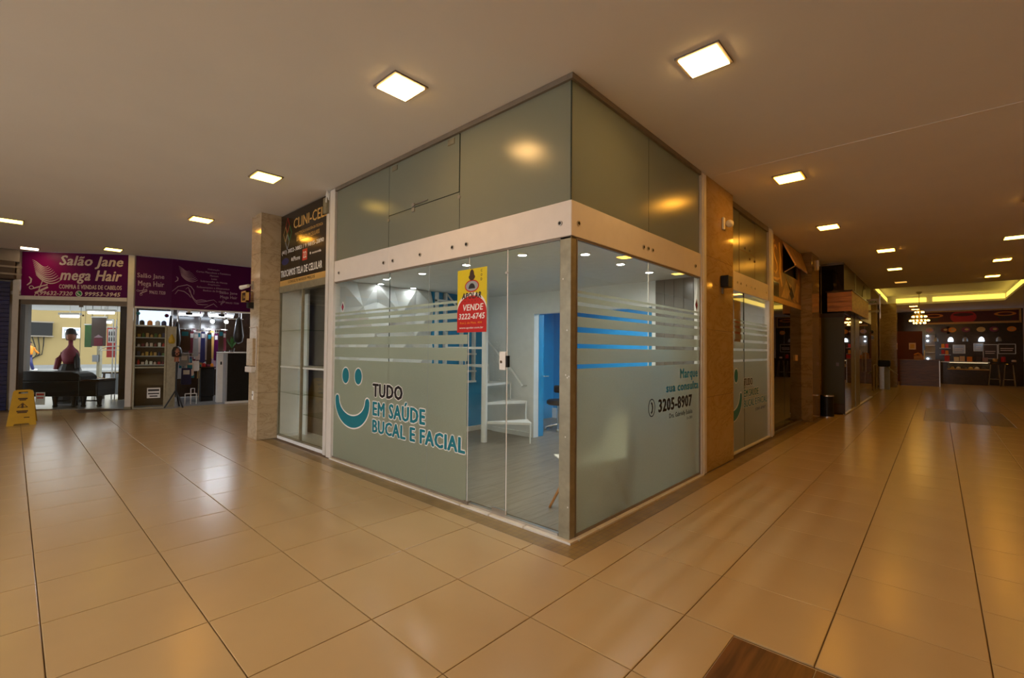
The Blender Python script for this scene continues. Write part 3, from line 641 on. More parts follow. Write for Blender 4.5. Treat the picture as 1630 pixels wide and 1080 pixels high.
# spiral staircase
st = T('spiral_staircase', 'white spiral staircase with a diagonal handrail by the back wall', 'staircase', (-3.12, 2.10, 0))
O('pole', M().tube([(-3.12, 2.10, .012), (-3.12, 2.10, 2.4)], .048, 16), m_white, st, smooth=False)
for k in range(7):
    a0 = math.radians(35 + k * 32); z = .30 + k * .29
    def pt(r, a, zz): return (-3.12 + r * math.cos(a), 2.10 + r * math.sin(a), zz)
    if a0 > math.radians(215): break
    a1 = a0 + math.radians(30)
    vs = [pt(.05, a0, z), pt(.74, a0, z), pt(.74, a1, z), pt(.05, a1, z), pt(.05, a0, z + .035), pt(.74, a0, z + .035), pt(.74, a1, z + .035), pt(.05, a1, z + .035)]
    tr = O('tread', M().add(vs, [(3, 2, 1, 0), (4, 5, 6, 7), (0, 1, 5, 4), (1, 2, 6, 5), (2, 3, 7, 6), (3, 0, 4, 7)]), m_white, st)
    O('baluster', M().tube([pt(.72, a0, z - .29 if k == 0 else z - .30), pt(.72, a0, z + .02)], .012, 8), m_white, st)
O('handrail', M().tube([(-2.96, 2.80, .862), (-3.18, 2.82, 1.08), (-3.82, 2.82, 1.62)], .020, 8), m_white, st)
O('handrail_bracket', M().tube([(-2.97, 2.80, .87), (-2.97, 2.93, .86)], .010, 6), m_steel, st)
bc = M()
for i in range(14):
    for j in range(3): bc.ball((-3.68 + j * .07, 2.86, 1.58 - i * .05), .011, n=6, k=4)
O('bead_curtain', bc, m_white_print, None, label='shiny bead strings hanging on the wall behind the stairs', cat='curtain', kind='stuff')
# downlights
def downlight(x, y, z, label, m=e_cool, g='round clinic downlights'):
    t = T('downlight', label, 'downlight', (x, y, z), g)
    O('trim_ring', M().lathe((x, y, z - .012), [(.040, .012), (.040, 0.0), (.056, 0.0), (.058, .012)], 20), m_white, t)
    O('lens', M().lathe((x, y, z - .008), [(.005, 0), (.040, 0), (.040, .006)], 18), m, t)
for x, y, lab in ((-.94, .50, 'white downlight over the clear clinic door'), (-1.77, .50, 'white downlight beside the yellow poster top'), (-2.64, .54, 'white downlight over the middle of the left clinic glass'), (-3.39, .50, 'white downlight at the left, nearer the glass, of the far pair'), (-3.85, .70, 'white downlight closest to the faceted wall'), (-3.86, 1.27, 'white downlight at the top of the faceted wall, further in'),
                  (-.45, .875, 'white downlight behind the right clinic glass nearest the corner post'), (-.45, 1.56, 'middle white downlight behind the right clinic glass'), (-.45, 2.24, 'white downlight behind the right clinic glass farthest from the corner')):
    downlight(x, y, 2.40, lab, e_coolwall if x < -3.3 else e_cool)
downlight(-2.2, 4.0, 2.40, 'unseen white downlight added to brighten the blue rear room', e_rear, 'added rear room downlights')  # unseen pair of lamps added to brighten the blue room
downlight(-1.2, 4.0, 2.40, 'unseen white downlight added to brighten the blue rear room', e_rear, 'added rear room downlights')
# shell chair behind the corner post
ch = T('shell_chair', 'white shell chair with slanted wooden legs behind the corner post', 'chair', (-.28, .72, .0165))
prof = []
for i in range(9):
    t = i / 8
    if t < .5: prof.append((-.22 + .40 * (t / .5), .44 + .05 * (1 - t / .5) ** 2 * 0 - .015 * math.sin(PI * t / .5)))
    else: prof.append((.18 + .09 * ((t - .5) / .5), .44 + .40 * ((t - .5) / .5)))
vs, fs = [], []
for i, (a, z) in enumerate(prof):
    w = .20 if i < 5 else .20 - .02 * (i - 4)
    for j in range(7):
        b = -1 + 2 * j / 6
        vs.append((-.28 + a * .35 + b * w * .94, .72 + a * .94 - b * w * .35 * 0, z + .05 * b * b)); 
nr = len(vs)
vs2 = [(x, y + .002, z - .012) for x, y, z in vs]
for i in range(8):
    for j in range(6):
        q = (i * 7 + j, i * 7 + j + 1, i * 7 + 8 + j, i * 7 + 7 + j); fs.append(q); fs.append(tuple(nr + k for k in q[::-1]))
O('shell', M().add(vs + vs2, fs), m_white, ch, smooth=True)
for (lx, ly, tx, ty) in ((-.54, .45, -.40, .62), (-.06, .47, -.18, .62), (-.50, 1.0, -.38, .84), (-.06, 1.0, -.18, .84)):
    O('leg', M().tube([(lx, ly, .017), (tx, ty, .42)], .011, 10, .017), m_legwood, ch, smooth=True)
O('brace', M().tube([(-.47, .53, .22), (-.13, .92, .22)], .006, 6).tube([(-.12, .53, .22), (-.46, .92, .22)], .006, 6), m_black, ch)
# black swivel stool in the blue room
so = T('swivel_stool', 'black padded swivel stool with backrest in the blue room', 'stool', (-2.98, 3.82, .0165))
cx, cy = -2.98, 3.82
O('seat', M().lathe((cx, cy, .47), [(.18, 0), (.21, .02), (.21, .07), (.18, .09)], 20), m_fabricblack, so, smooth=False)
O('backrest', M().box(cx - .24, cy + .16, .66, cx + .20, cy + .23, .80), m_fabricblack, so, bevel=.03)
O('back_bracket', M().tube([(cx, cy + .1, .47), (cx, cy + .24, .50), (cx, cy + .235, .70)], .015, 8), m_steel, so)
O('column', M().tube([(cx, cy, .10), (cx, cy, .47)], .024, 12), m_chrome, so)
for k in range(5):
    a = 2 * PI * k / 5 + .3
    O('foot', M().tube([(cx, cy, .12), (cx + .24 * math.cos(a), cy + .24 * math.sin(a), .075)], .018, 8, .012).ball((cx + .24 * math.cos(a), cy + .24 * math.sin(a), .045), .027), m_steel, so)
# ------------------------------------------------------------------ phone repair shop
CF = Fr((-5.77, .02), (1, 0))   # s 0..1.67
cs = T('phone_shop_sign', 'dark sign with gold diamonds and phone repair lettering', 'sign', (-4.93, .02, 2.42))
O('board', M().fbox(CF, 0.01, 1.655, 2.53, 3.585, -.03, .0), m_signblack, cs)
O('gold_strip', M().fbox(CF, 0.01, 1.655, 2.44, 2.53, -.03, .002), m_gold, cs)
for (a, b, m) in ((0, .135, m_red), (-.085, 0, m_gold), (.085, 0, m_green), (0, -.135, m_greyprint)):
    c = (.27 + a, 3.27 + b)
    O('emblem', M().prism(CF, [(c[0] - .078, c[1]), (c[0], c[1] - .125), (c[0] + .078, c[1]), (c[0], c[1] + .125)], .0005, .0015), m, cs)
    O('emblem', M().prism(CF, [(c[0] - .062, c[1]), (c[0], c[1] - .102), (c[0] + .062, c[1]), (c[0], c[1] + .102)], .0015, .0025), m_signblack, cs)
O('lettering', text(M(), CF, 'CLINI-CELL', .50, 1.66, 3.30, 3.46, .001, .02), m_gold, cs)
for _l in (text(M(), CF, 'MANUTENÇÃO E ASSISTÊNCIA TÉCNICA', .56, 1.50, 3.185, 3.245, .001, .005), text(M(), CF, 'ESPECIALIZADA EM CELULARES', .62, 1.40, 3.095, 3.155, .001, .005),): O('lettering', _l, m_gold, cs)
for _l in (text(M(), CF, '(41) 3022-3883 / 9 9815-2890', .06, 1.54, 2.935, 3.015, .001, .02), text(M(), CF, 'TROCAMOS TELA DE CELULAR', .03, 1.50, 2.585, 2.695, .001, .025), text(M(), CF, 'iPhone', .50, .76, 2.80, 2.87, .001, .005), text(M(), CF, 'motorola', 1.17, 1.46, 2.825, 2.86, .001, .02),): O('lettering', _l, m_white_print, cs)
O('emblem', strip_poly(M(), CF, ell(.46, 2.835, .022, .028), 0, .0012), m_white_print, cs)
O('emblem', strip_poly(M(), CF, ell(.20, 2.83, .14, .055), 0, .0012), m_navy, cs)
O('emblem', M().fbox(CF, .84, 1.01, 2.765, 2.935, 0, .0012), m_red, cs)
O('lettering', text(M(), CF, '22', .87, .98, 2.80, 2.90, .002, .02), m_white_print, cs); O('emblem', strip_poly(M(), CF, ell(1.115, 2.845, .02, .02), 0, .0014), m_white_print, cs)
O('lettering', text(M(), CF, 'CONSULTE NOSSOS PREÇOS', .34, 1.28, 2.46, 2.512, .003, .015), m_signblack, cs)
dc = T('display_cabinet', 'empty glass-fronted display cabinet under the dark phone repair sign', 'cabinet', (-4.93, .25, 0))
O('back_panel', M().fbox(CF, .01, 1.655, .03, 2.44, -.50, -.47), m_rail, dc)
O('side_panel', M().fbox(CF, .01, .035, .03, 2.44, -.47, -.03), m_white, dc)
O('side_panel', M().fbox(CF, 1.63, 1.655, .03, 2.44, -.47, -.03), m_white, dc)
O('top_rail', M().fbox(CF, .01, 1.655, 2.34, 2.44, -.06, .012), m_alum, dc)
O('base', M().fbox(CF, .01, 1.655, 0, .05, -.47, .0), m_white, dc)
O('divider', M().fbox(CF, .86, 1.10, .05, 2.34, -.40, -.36), m_wall, dc)
O('divider', M().fbox(CF, .02, .30, .05, 2.34, -.36, -.33), m_white, dc)
for z in (1.14,): O('shelf', M().fbox(CF, .03, 1.63, z, z + .025, -.45, -.02), m_white, dc)
for z, a, b in ((1.72, .03, .86), (.74, .03, .86), (.76, .9, 1.63), (.46, .9, 1.63)): O('glass_shelf', M().fbox(CF, a, b, z, z + .01, -.42, -.03), m_glassgreen, dc)
O('frame', M().fbox(CF, .01, .035, .05, 2.34, -.03, .004).fbox(CF, .845, .88, .05, 2.34, -.03, .004).fbox(CF, 1.63, 1.655, .05, 2.34, -.03, .004).fbox(CF, .01, 1.655, .05, .075, -.03, .004), m_alum, dc)
O('sliding_door', M().fbox(CF, .035, .85, .075, 2.34, -.016, -.008), m_glass, dc)
O('sliding_door', M().fbox(CF, .87, 1.63, .075, 2.34, -.026, -.018), m_glass, dc)
# things on the beige column (front face y = -.28)
QF = Fr((-6.18, -.28), (1, 0))
sc_ = T('security_camera', 'white bullet security camera on the beige marble column', 'camera', (-6.14, -.28, 2.42))
O('bracket', M().tube([(-6.08, -.28, 2.47), (-6.08, -.34, 2.46)], .012, 8).fbox(QF, .06, .13, 2.40, 2.53, 0, .012), m_steel, sc_)
O('body', M().tube([(-6.09, -.345, 2.45), (-6.26, -.40, 2.43)], .026, 12, .036), m_white, sc_)
O('lens', M().tube([(-6.26, -.40, 2.43), (-6.27, -.403, 2.429)], .026, 12), m_black, sc_)
bs = T('bracket_sign', 'small dark framed hanging sign on the beige marble column', 'sign', (-6.1, -.3, 2.27))
O('board', M().box(-6.20, -.40, 2.20, -6.0, -.375, 2.34), m_signblack, bs)
O('frame', M().box(-6.21, -.41, 2.335, -5.99, -.365, 2.36).box(-6.21, -.41, 2.185, -5.99, -.365, 2.205).box(-6.21, -.41, 2.185, -6.195, -.365, 2.36).box(-6.005, -.41, 2.185, -5.99, -.365, 2.36), m_gold, bs)
O('lettering', text(M(), Fr((-6.20, -.4015), (1, 0)), 'Salão', .03, .17, .0, .0 + .08, 0, .02) if False else text(M(), Fr((-6.20, -.401), (1, 0)), 'Salão', .05, .15, 2.245, 2.295, 0, .0), m_gold, bs)
O('arm', M().tube([(-6.1, -.39, 2.34), (-6.1, -.28, 2.36)], .008, 6), m_black, bs)
lb = T('column_lamp', 'small black wall lamp under the hanging sign on the beige column', 'lamp', (-6.08, -.3, 2.1))
O('housing', M().box(-6.12, -.36, 2.09, -6.02, -.28, 2.18), m_black, lb, bevel=.006)
O('plate', M().box(-6.11, -.29, 2.07, -6.03, -.279, 2.195), m_rail, lb)
fb = T('dispenser_box', 'tall beige steel cover on the front of the beige marble column', 'box', (-5.98, -.28, 1.1))
O('cover', M().box(-6.16, -.33, 1.16, -5.88, -.279, 1.60), m_marble_l, fb, bevel=.006)
O('tray', M().box(-6.16, -.35, 1.06, -5.88, -.279, 1.15), m_postwhite, fb, bevel=.01)
O('conduit', M().tube([(-6.16, -.29, 1.78), (-5.86, -.29, 1.78), (-5.84, -.29, 1.74), (-5.84, -.29, 1.1)], .008, 6), m_postwhite, fb)
sk = T('wall_socket', 'white socket plate low on the beige marble column', 'socket', (-5.95, -.28, .7))
O('plate', M().box(-5.99, -.292, .62, -5.93, -.279, .76), m_white, sk, bevel=.004)
O('socket_hole', M().tube([(-5.96, -.2925, .70), (-5.96, -.2945, .70)], .016, 10), m_black, sk)
# ------------------------------------------------------------------ hair salon, angled front A and side front B
A0, A1 = (-13.15, -2.82), (-11.75, -1.10); AF = between(A0, A1); AL = 2.2177
B0, B1p, B2p = (-11.70, -.99), (-11.52, -.32), (-11.35, 1.30); BF = between(B0, B1p); CFR = between(B1p, B2p)
BL = math.hypot(.18, .67); CL = math.hypot(.17, 1.62)
def tiltsign(name, label, fr, s0, s1, z0, z1, m):
    t = T(name, label, 'sign', fr.p((s0 + s1) / 2, z0, 0)); O('board', M().fbox(fr, s0, s1, z0, z1, -.03, 0), m, t); return t
# magenta banner: colour runs from violet to magenta as printed
m_mag, nt, out = _nodes('magenta_banner')
pb = nt.nodes.new('ShaderNodeBsdfPrincipled'); nt.links.new(pb.outputs[0], out.inputs[0]); pb.inputs['Roughness'].default_value = .4; pb.inputs['Specular IOR Level'].default_value = .25
tc = nt.nodes.new('ShaderNodeTexCoord'); gr = nt.nodes.new('ShaderNodeTexGradient'); gr.gradient_type = 'SPHERICAL'; mp = nt.nodes.new('ShaderNodeMapping')
mp.inputs['Location'].default_value = (.35, .42, -.5); mp.inputs['Scale'].default_value = (1.1, 1.1, .9)
nt.links.new(tc.outputs['Object'], mp.inputs[0]); nt.links.new(mp.outputs[0], gr.inputs[0])
cr = nt.nodes.new('ShaderNodeValToRGB'); nt.links.new(gr.outputs[0], cr.inputs[0]); cr.color_ramp.elements[0].color = (.085, .003, .075, 1); cr.color_ramp.elements[1].color = (.26, .003, .095, 1); cr.color_ramp.elements[1].position = .8
nt.links.new(cr.outputs[0], pb.inputs['Base Color'])
s1 = tiltsign('salon_sign', 'magenta hair salon sign with pale italic lettering and flowing hair drawing', AF, 0.02, 2.19, 2.585, 3.59, m_mag)
for _l in (text(M(), AF, 'Salão Jane', .77, 2.09, 3.235, 3.535, .002, .03, .25), text(M(), AF, 'mega Hair', .79, 2.07, 2.885, 3.21, .002, .03, .25),): O('lettering', _l, m_plate, s1)
for _l in (text(M(), AF, 'COMPRA E VENDAS DE CABELOS', .78, 2.07, 2.765, 2.865, .002, .03), text(M(), AF, '99632-7320', .40, 1.06, 2.61, 2.705, .002, .03, .2), text(M(), AF, '99953-3945', 1.31, 2.05, 2.61, 2.705, .002, .03, .2),): O('lettering', _l, m_plate, s1)
O('badge', strip_poly(M(), AF, ell(1.19, 2.66, .07, .07), 0, .002), m_white_print, s1)
O('badge', strip_poly(M(), AF, ell(1.19, 2.66, .056, .056), 0, .003), m_green, s1)
O('badge', M().stroke(AF, [(1.165, 2.69), (1.17, 2.655), (1.215, 2.63)], .022, .003, .004, False), m_white_print, s1)
def hair(fr, par, s, z, k, m, d=.002):
    """flowing strands that leave the head, dip and end in upturned tips, with brow and chin of a profile"""
    mb = M()
    for q in range(9):
        t = q / 8; P = [(.03 + .09 * t, .66 - .36 * t), (.17 + .05 * t, .62 - .44 * t), (.26 + .16 * t, .40 - .44 * t), (.38 + .29 * t, .52 - .34 * t + .03 * math.sin(PI * t))]
        pts = []
        for i in range(13):
            u = i / 12; w = ((1 - u) ** 3, 3 * u * (1 - u) ** 2, 3 * u * u * (1 - u), u ** 3)
            pts.append((s + k * sum(a * p[0] for a, p in zip(w, P)), z + k * sum(a * p[1] for a, p in zip(w, P))))
        mb.stroke(fr, pts, (.030 if q > 5 else .020) * k, d - .001, d)
    mb.stroke(fr, [(s - .03 * k, z + .24 * k), (s + .02 * k, z + .18 * k), (s + .01 * k, z + .10 * k), (s - .07 * k, z + .03 * k)], .04 * k, d - .001, d)
    O('hair_drawing', mb, m, par, kind='stuff')
def scissors(fr, par, s, z, k, m, d=.002):
    mb = M()
    for (a, b) in ((-.10, .06), (.02, -.12)):
        c = ell(s + a * k, z + b * k, .045 * k, .04 * k, 10); mb.stroke(fr, c + [c[0]], .016 * k, d - .001, d, False)
    mb.stroke(fr, [(s - .06 * k, z + .04 * k), (s + .24 * k, z + .14 * k)], .03 * k, d - .001, d, False); mb.stroke(fr, [(s + .03 * k, z - .09 * k), (s + .14 * k, z + .26 * k)], .02 * k, d - .001, d, False)
    mb.stroke(fr, [(s - .02 * k, z - .07 * k), (s + .25 * k, z + .08 * k)], .045 * k, d - .001, d, False)
    O('scissors_drawing', mb, m, par)
hair(AF, s1, .20, 2.80, .92, m_plate); scissors(AF, s1, .32, 2.72, .95, m_plate)
O('head_beam', M().fbox(AF, -.02, 2.2, 2.39, 2.50, -.06, .02), m_rail, s1)
O('head_rail', M().fbox(AF, -.02, 2.2, 2.50, 2.585, -.05, .03), m_postwhite, s1)
s2 = T('salon_sign', 'dark purple wraparound salon sign with service list and hand drawing', 'sign', BF.p(BL, 2.39, 0))
O('board', M().fbox(BF, .0, BL, 2.40, 3.59, -.03, 0), m_purple, s2); O('board', M().fbox(CFR, 0, 3.2, 2.40, 3.59, -.03, 0), m_purple, s2)
O('bottom_rail', M().fbox(BF, 0, BL, 2.36, 2.40, -.04, .01).fbox(CFR, 0, 3.2, 2.36, 2.40, -.04, .01), m_postwhite, s2)
for _l in (text(M(), BF, 'Salão Jane', .03, .54, 3.05, 3.19, .002, .018), text(M(), BF, 'Mega Hair', .05, .54, 2.85, 3.01, .002, .018), text(M(), BF, '99632 7320', .26, .57, 2.71, 2.79, .002, .03),): O('lettering', _l, m_plate2, s2)
scissors(BF, s2, .10, 2.74, .5, m_plate2)
for i, (t, a, b) in enumerate((('Hidratação', .72, .97), ('Cortes Masculinos e Femininos', .48, 1.22), ('Manicure', .77, .95), ('Luzes', .80, .92), ('Sobrancelha de Henna', .57, 1.15), ('Depilação', .73, .99), ('Relaxamentos e Alisamentos', .50, 1.20), ('Banhos de Brilho', .63, 1.06))):
    O('lettering', text(M(), CFR, t, a, b, 3.40 - i * .077, 3.447 - i * .077, .002, .012), m_plate2, s2)
for (t, a, b, c_, d_) in (('Salão Jane', .98, 1.38, 2.81, 2.90), ('Mega Hair', 1.0, 1.38, 2.69, 2.79), ('99632 7320', 1.12, 1.42, 2.585, 2.63)):
    O('lettering', text(M(), CFR, t, a, b, c_, d_, .002, .018), m_plate2, s2)
scissors(CFR, s2, 1.02, 2.60, .35, m_plate2)
hair(CFR, s2, .10, 3.02, .62, m_plate2)
mb = M()
for pts in ([(.0, 2.80), (.12, 2.93), (.30, 2.99), (.38, 2.95), (.44, 2.86), (.44, 2.76)], [(.06, 2.74), (.12, 2.84), (.24, 2.82), (.33, 2.75), (.38, 2.68)], [(.27, 2.88), (.32, 2.93), (.36, 2.85), (.40, 2.70), (.46, 2.60)],
            [(.33, 2.86), (.38, 2.78), (.44, 2.66), (.52, 2.58), (.66, 2.60), (.78, 2.64), (.86, 2.66), (.93, 2.60)], [(.46, 2.60), (.52, 2.53), (.62, 2.52), (.74, 2.53)], [(.66, 2.44), (.76, 2.50), (.86, 2.56), (.94, 2.48)], [(.50, 2.62), (.60, 2.64), (.70, 2.63)]):
    mb.stroke(CFR, pts, .018, .001, .002)
O('hand_drawing', mb, m_plate2, s2)
# salon posts and roller shutter
wp = T('white_post', 'pale post between the two salon signs', 'post', AF.p(2.26, 0, 0), kind='structure')
O('post', M().fbox(AF, 2.205, 2.335, 0, 3.59, -.10, .02), m_postwhite, wp, bevel=.004); O('foot', M().fbox(AF, 2.20, 2.34, 0, .06, -.1, .025), m_alum, wp)
wp = T('white_post', 'pale post between the blue shutter and the magenta salon sign', 'post', AF.p(-.07, 0, 0), kind='structure')
O('post', M().fbox(AF, -.12, .0, 0, 2.95, -.10, .03), m_postwhite, wp, bevel=.004); O('edge', M().fbox(AF, .0, .04, 0, 2.6, -.10, .02), m_shutterbox, wp)
SFr = Fr((-13.30, -4.9), (0, 1))     # wall left of the salon, facing +x
rs = T('roller_shutter', 'navy blue roller shutter at the left edge beside the salon', 'shutter', (-13.30, -3.9, 0))
for k in range(30):
    O('slat', M().prism(Fr((-13.30, -4.9 + 1.95), (-1, 0)), [(0, .0 + k * .095), (0.03, .0 + k * .095), (0.03, .088 + k * .095), (.012, .094 + k * .095), (0, .088 + k * .095)], -1.95, 0) if False else M().fbox(SFr, 0, 1.93, k * .095, k * .095 + .088, -.03, -.004), m_navy, rs, bevel=.006)
O('backing', M().fbox(SFr, 0, 1.93, 0, 2.9, -.06, -.031), m_navy, rs)
rb = T('roller_box', 'brown roller box above the navy shutter at the left edge', 'box', (-13.1, -3.4, 2.95))
O('casing', M().box(-13.32, -4.9, 2.93, -12.98, -2.90, 3.33), m_shutterbox, rb, bevel=.03)
O('rib', M().box(-12.985, -4.9, 3.02, -12.965, -2.80, 3.06).box(-12.985, -4.9, 3.18, -12.965, -2.80, 3.22), m_rail, rb)
O('top_board', M().box(-13.32, -4.9, 3.33, -13.02, -2.84, 3.59), m_rail, rb)
fs_ = T('trim_6', 'blue fascia of the shop past the left edge', 'trim', (-13.3, -6, 0), kind='structure')
O('fascia', M().box(-13.4, -7.8, 2.6, -13.2, -4.95, 3.3), m_blue, fs_); O('fascia_strip', M().box(-13.4, -7.8, 2.3, -13.2, -4.95, 2.58), m_orange, fs_)
S('wall_left_corridor', M().box(-13.6, -7.8, 0, -13.42, -2.85, 3.59), m_wall, 'wall behind the blue shutter', cat='wall').name = 'wall_far_left'
S('wall_corner', M().box(-13.7, -2.88, 2.4, -13.24, -2.72, 3.59), m_wall, 'short wall above the post left of the magenta salon sign', cat='wall')
# salon glass
wA = T('window_4', 'clear glass front under the magenta salon sign', 'window', AF.p(1.1, 0, 0), kind='structure')
O('pane', M().fbox(AF, .04, 1.236, .02, 2.39, -.012, -.004), m_glass, wA); O('pane', M().fbox(AF, 1.242, 2.20, .02, 2.39, -.012, -.004), m_glass, wA)
O('glass_edge', M().fbox(AF, 1.2365, 1.2415, .02, 2.39, -.012, -.004), m_edge, wA)
O('bottom_rail', M().fbox(AF, .04, 2.2, 0, .02, -.03, .01), m_steel, wA)
O('bracket', M().fbox(AF, 1.20, 1.28, 2.35, 2.40, -.02, .004), m_rail, wA); O('bracket', M().tube([AF.p(1.29, 2.16, -.004), AF.p(1.29, 2.16, .008)], .02, 8), m_rail, wA)
for a, b, lab in ((.08, .34, 'white notice taped inside the salon glass above the yellow floor sign'), (.37, .56, 'white notice with red print taped to the salon glass')):
    nn = T('notice', lab, 'notice', AF.p(a, .1, -.02)); z1 = .42
    O('sheet', M().fbox(AF, a, b, .12 if a > .2 else .22, .40, -.016, -.0135), m_paper, nn)
    O('print', M().fbox(AF, a + .02, b - .02, .33, .375, -.0135, -.0125).fbox(AF, a + .03, b - .03, .26, .29, -.0135, -.0125), m_red if a > .2 else m_greyprint, nn)
# salon shell: floor, ceiling, side walls; open to the street behind
S('floor_salon', M().add([AF.p(-.1, .002, -.02), AF.p(3.2, .002, -.02), AF.p(3.4, .002, -5.2), AF.p(-3.6, .002, -5.2)], [(0, 1, 2, 3)]).add([BF.p(0, .0025, -.02), CFR.p(0, .0025, -.02), CFR.p(3.2, .0025, -.02), CFR.p(3.2, .0025, -4.6), BF.p(-1.6, .0025, -3.6)], [(0, 1, 2, 3, 4)]), m_salonfloor, 'grey glossy floor inside the salon', cat='floor')
S('ceiling_salon', M().fbox(AF, -3.6, 2.25, 2.62, 2.70, -5.2, -.10).add([BF.p(0, 2.6, -.08), BF.p(BL, 2.6, -.08), CFR.p(3.2, 2.6, -.08), CFR.p(3.2, 2.6, -4.6), BF.p(-1.4, 2.6, -3.6)], [(4, 3, 2, 1, 0)]), m_white, 'white ceiling inside the salon', cat='ceiling')
S('wall_salon_side', M().fbox(AF, .86, .92, .01, 2.62, -5.2, -3.0), m_white, 'white inner wall of the salon beside the street opening', cat='wall').name = 'wall_salon'
S('wall_salon_back', M().fbox(CFR, -.9, 3.2, .01, 2.62, -2.7, -2.6), m_dark, 'dark back wall of the salon shop', cat='wall').name = 'wall_shop'
S('wall_salon_gate', M().fbox(AF, -3.6, -1.87, .01, 2.62, -2.7, -2.6), m_shutterbox, 'dark gate post side of the salon opening', cat='wall').name = 'wall_gate'
# fluorescent tubes
for s0, s1_, z, d, lab in ((-.05, .57, 2.37, -2.1, 'bright fluorescent tube at the top right of the salon glass'), (-.70, -.28, 2.26, -2.1, 'fluorescent tube at the middle of the salon glass'), (-.55, -.2, 2.17, -3.2, 'short fluorescent tube below the middle one in the salon')):
    t = T('tube_light', lab, 'tube light', AF.p(s0, z, d)); O('tube', M().tube([AF.p(s0, z, d), AF.p(s1_, z, d)], .035, 8), e_tube, t); O('holder', M().fbox(AF, s0 - .04, s1_ + .04, z + .03, z + .09, d - .05, d + .05), m_white, t)
    O('rod', M().tube([AF.p((s0 + s1_) / 2, z + .08, d), AF.p((s0 + s1_) / 2, 2.62, d)], .008, 6), m_steel, t)
# piano just behind the glass
pi = T('piano', 'black piano with thick legs standing behind the salon glass', 'piano', AF.p(.5, 0, -.5))
O('case', M().fbox(AF, -.42, 1.34, .26, .62, -1.05, -.42), m_black, pi, bevel=.03)
O('lid', M().prism(AF, [(-.42, .62), (.96, .62), (.95, .72), (.86, .80), (.74, .84), (-.30, .86), (-.42, .80)], -1.0, -.48), m_black, pi, bevel=.02)
O('key_bed', M().prism(AF, [(.92, .60), (1.36, .60), (1.38, .64), (1.34, .67), (1.02, .66)], -1.0, -.44), m_dark, pi, bevel=.01)
for s in (-.3, .37, .60, .76, .97, 1.31): O('leg', M().lathe(AF.p(s, .003, -.55 - (.3 if s in (.60,) else 0)), [(.035, 0), (.055, .02), (.04, .06), (.045, .12), (.062, .24), (.055, .27)], 10), m_black, pi)
O('stretcher', M().fbox(AF, .35, 1.32, .13, .16, -.60, -.57), m_black, pi)
# dressed mannequin behind the piano
mq = T('mannequin', 'dressed mannequin bust with pink shoulders behind the black piano', 'mannequin', AF.p(-.02, 0, -1.5))
c = AF.p(-.02, 0, -1.5)
O('skirt', M().lathe(c, [(.30, .003), (.29, .3), (.26, .75), (.17, 1.0)], 14), m_black, mq)
O('torso', M().lathe((c.x, c.y, 1.0), [(.17, 0), (.21, .10), (.235, .22), (.205, .33), (.10, .42), (.062, .48), (.06, .62)], 14, 1, .75), m_pink, mq, smooth=True)
O('head', M().ball((c.x, c.y, 1.71), .092, .10, .14), m_skin, mq, smooth=True)
O('wig', M().lathe((c.x - .03, c.y, 1.60), [(.085, 0), (.11, .08), (.115, .18), (.085, .28), (.03, .32)], 10), m_hair, mq, smooth=True)
O('sleeve', M().tube([AF.p(.10, 1.27, -1.46), AF.p(.19, 1.12, -1.42), AF.p(.24, .88, -1.38)], .07, 8, .055), m_black, mq)
O('sleeve', M().tube([AF.p(-.14, 1.27, -1.46), AF.p(-.22, 1.12, -1.42), AF.p(-.24, .86, -1.38)], .07, 8, .06), m_pink, mq)
# banners hanging inside the salon
def banner(lab, s0, s1_, z0, z1, d, m, extra=None, hang=2.62):
    t = T('banner', lab, 'banner', AF.p((s0 + s1_) / 2, z0, d))
    O('sheet', M().fbox(AF, s0, s1_, z0, z1, d, d + .02), m, t); O('rod', M().tube([AF.p(s0 - .02, z1, d + .01), AF.p(s1_ + .02, z1, d + .01)], .018, 8), m_white, t)
    O('cord', M().tube([AF.p(s0, z1, d + .01), AF.p(s0, hang, d + .01)], .004, 5).tube([AF.p(s1_, z1, d + .01), AF.p(s1_, hang, d + .01)], .004, 5), m_black, t)
    if extra: extra(t)
def ex1(t):
    O('print', M().fbox(AF, -.15, .07, 1.47, 1.68, -2.479, -2.476), m_pink, t); O('print', M().prism(AF, [(-.16, 1.70), (.08, 1.70), (-.04, 1.78)], -2.479, -2.476), m_plate2, t)
banner('dark hanging banner with small pink print inside the salon', -.22, .14, 1.46, 2.27, -2.5, m_brownprint, ex1)
def ex2(t):
    O('print', M().fbox(AF, .20, .38, 1.56, 1.94, -2.479, -2.476), m_paper, t)
    for i in range(3):
        for j in range(2): O('figure_print', M().prism(AF, [(.215 + i * .06, 1.60 + j * .16), (.25 + i * .06, 1.60 + j * .16), (.245 + i * .06, 1.70 + j * .16), (.2325 + i * .06, 1.73 + j * .16), (.22 + i * .06, 1.70 + j * .16)], -2.476, -2.474), m_ink, t)
banner('red and white banner with dark figures inside the salon', .17, .41, 1.15, 1.99, -2.5, m_red, ex2)
banner('narrow green hanging banner inside the salon', -.42, -.24, 1.43, 2.06, -2.55, m_plant)
st_ = T('stool', 'small wooden stool under the banners in the salon', 'stool', AF.p(.15, 0, -2.4))
O('seat', M().fbox(AF, -.04, .24, .56, .60, -2.30, -2.02), m_legwood, st_)
for s in (-.02, .19):
    for d in (-2.28, -2.05): O('leg', M().fbox(AF, s, s + .03, .003, .56, d, d + .03), m_sill, st_)
O('rung', M().fbox(AF, 0, .2, .2, .225, -2.05, -2.03), m_sill, st_)
cb = T('side_table', 'dark table with grey shelf fabric at the right of the salon opening', 'table', AF.p(.5, 0, -2.4))
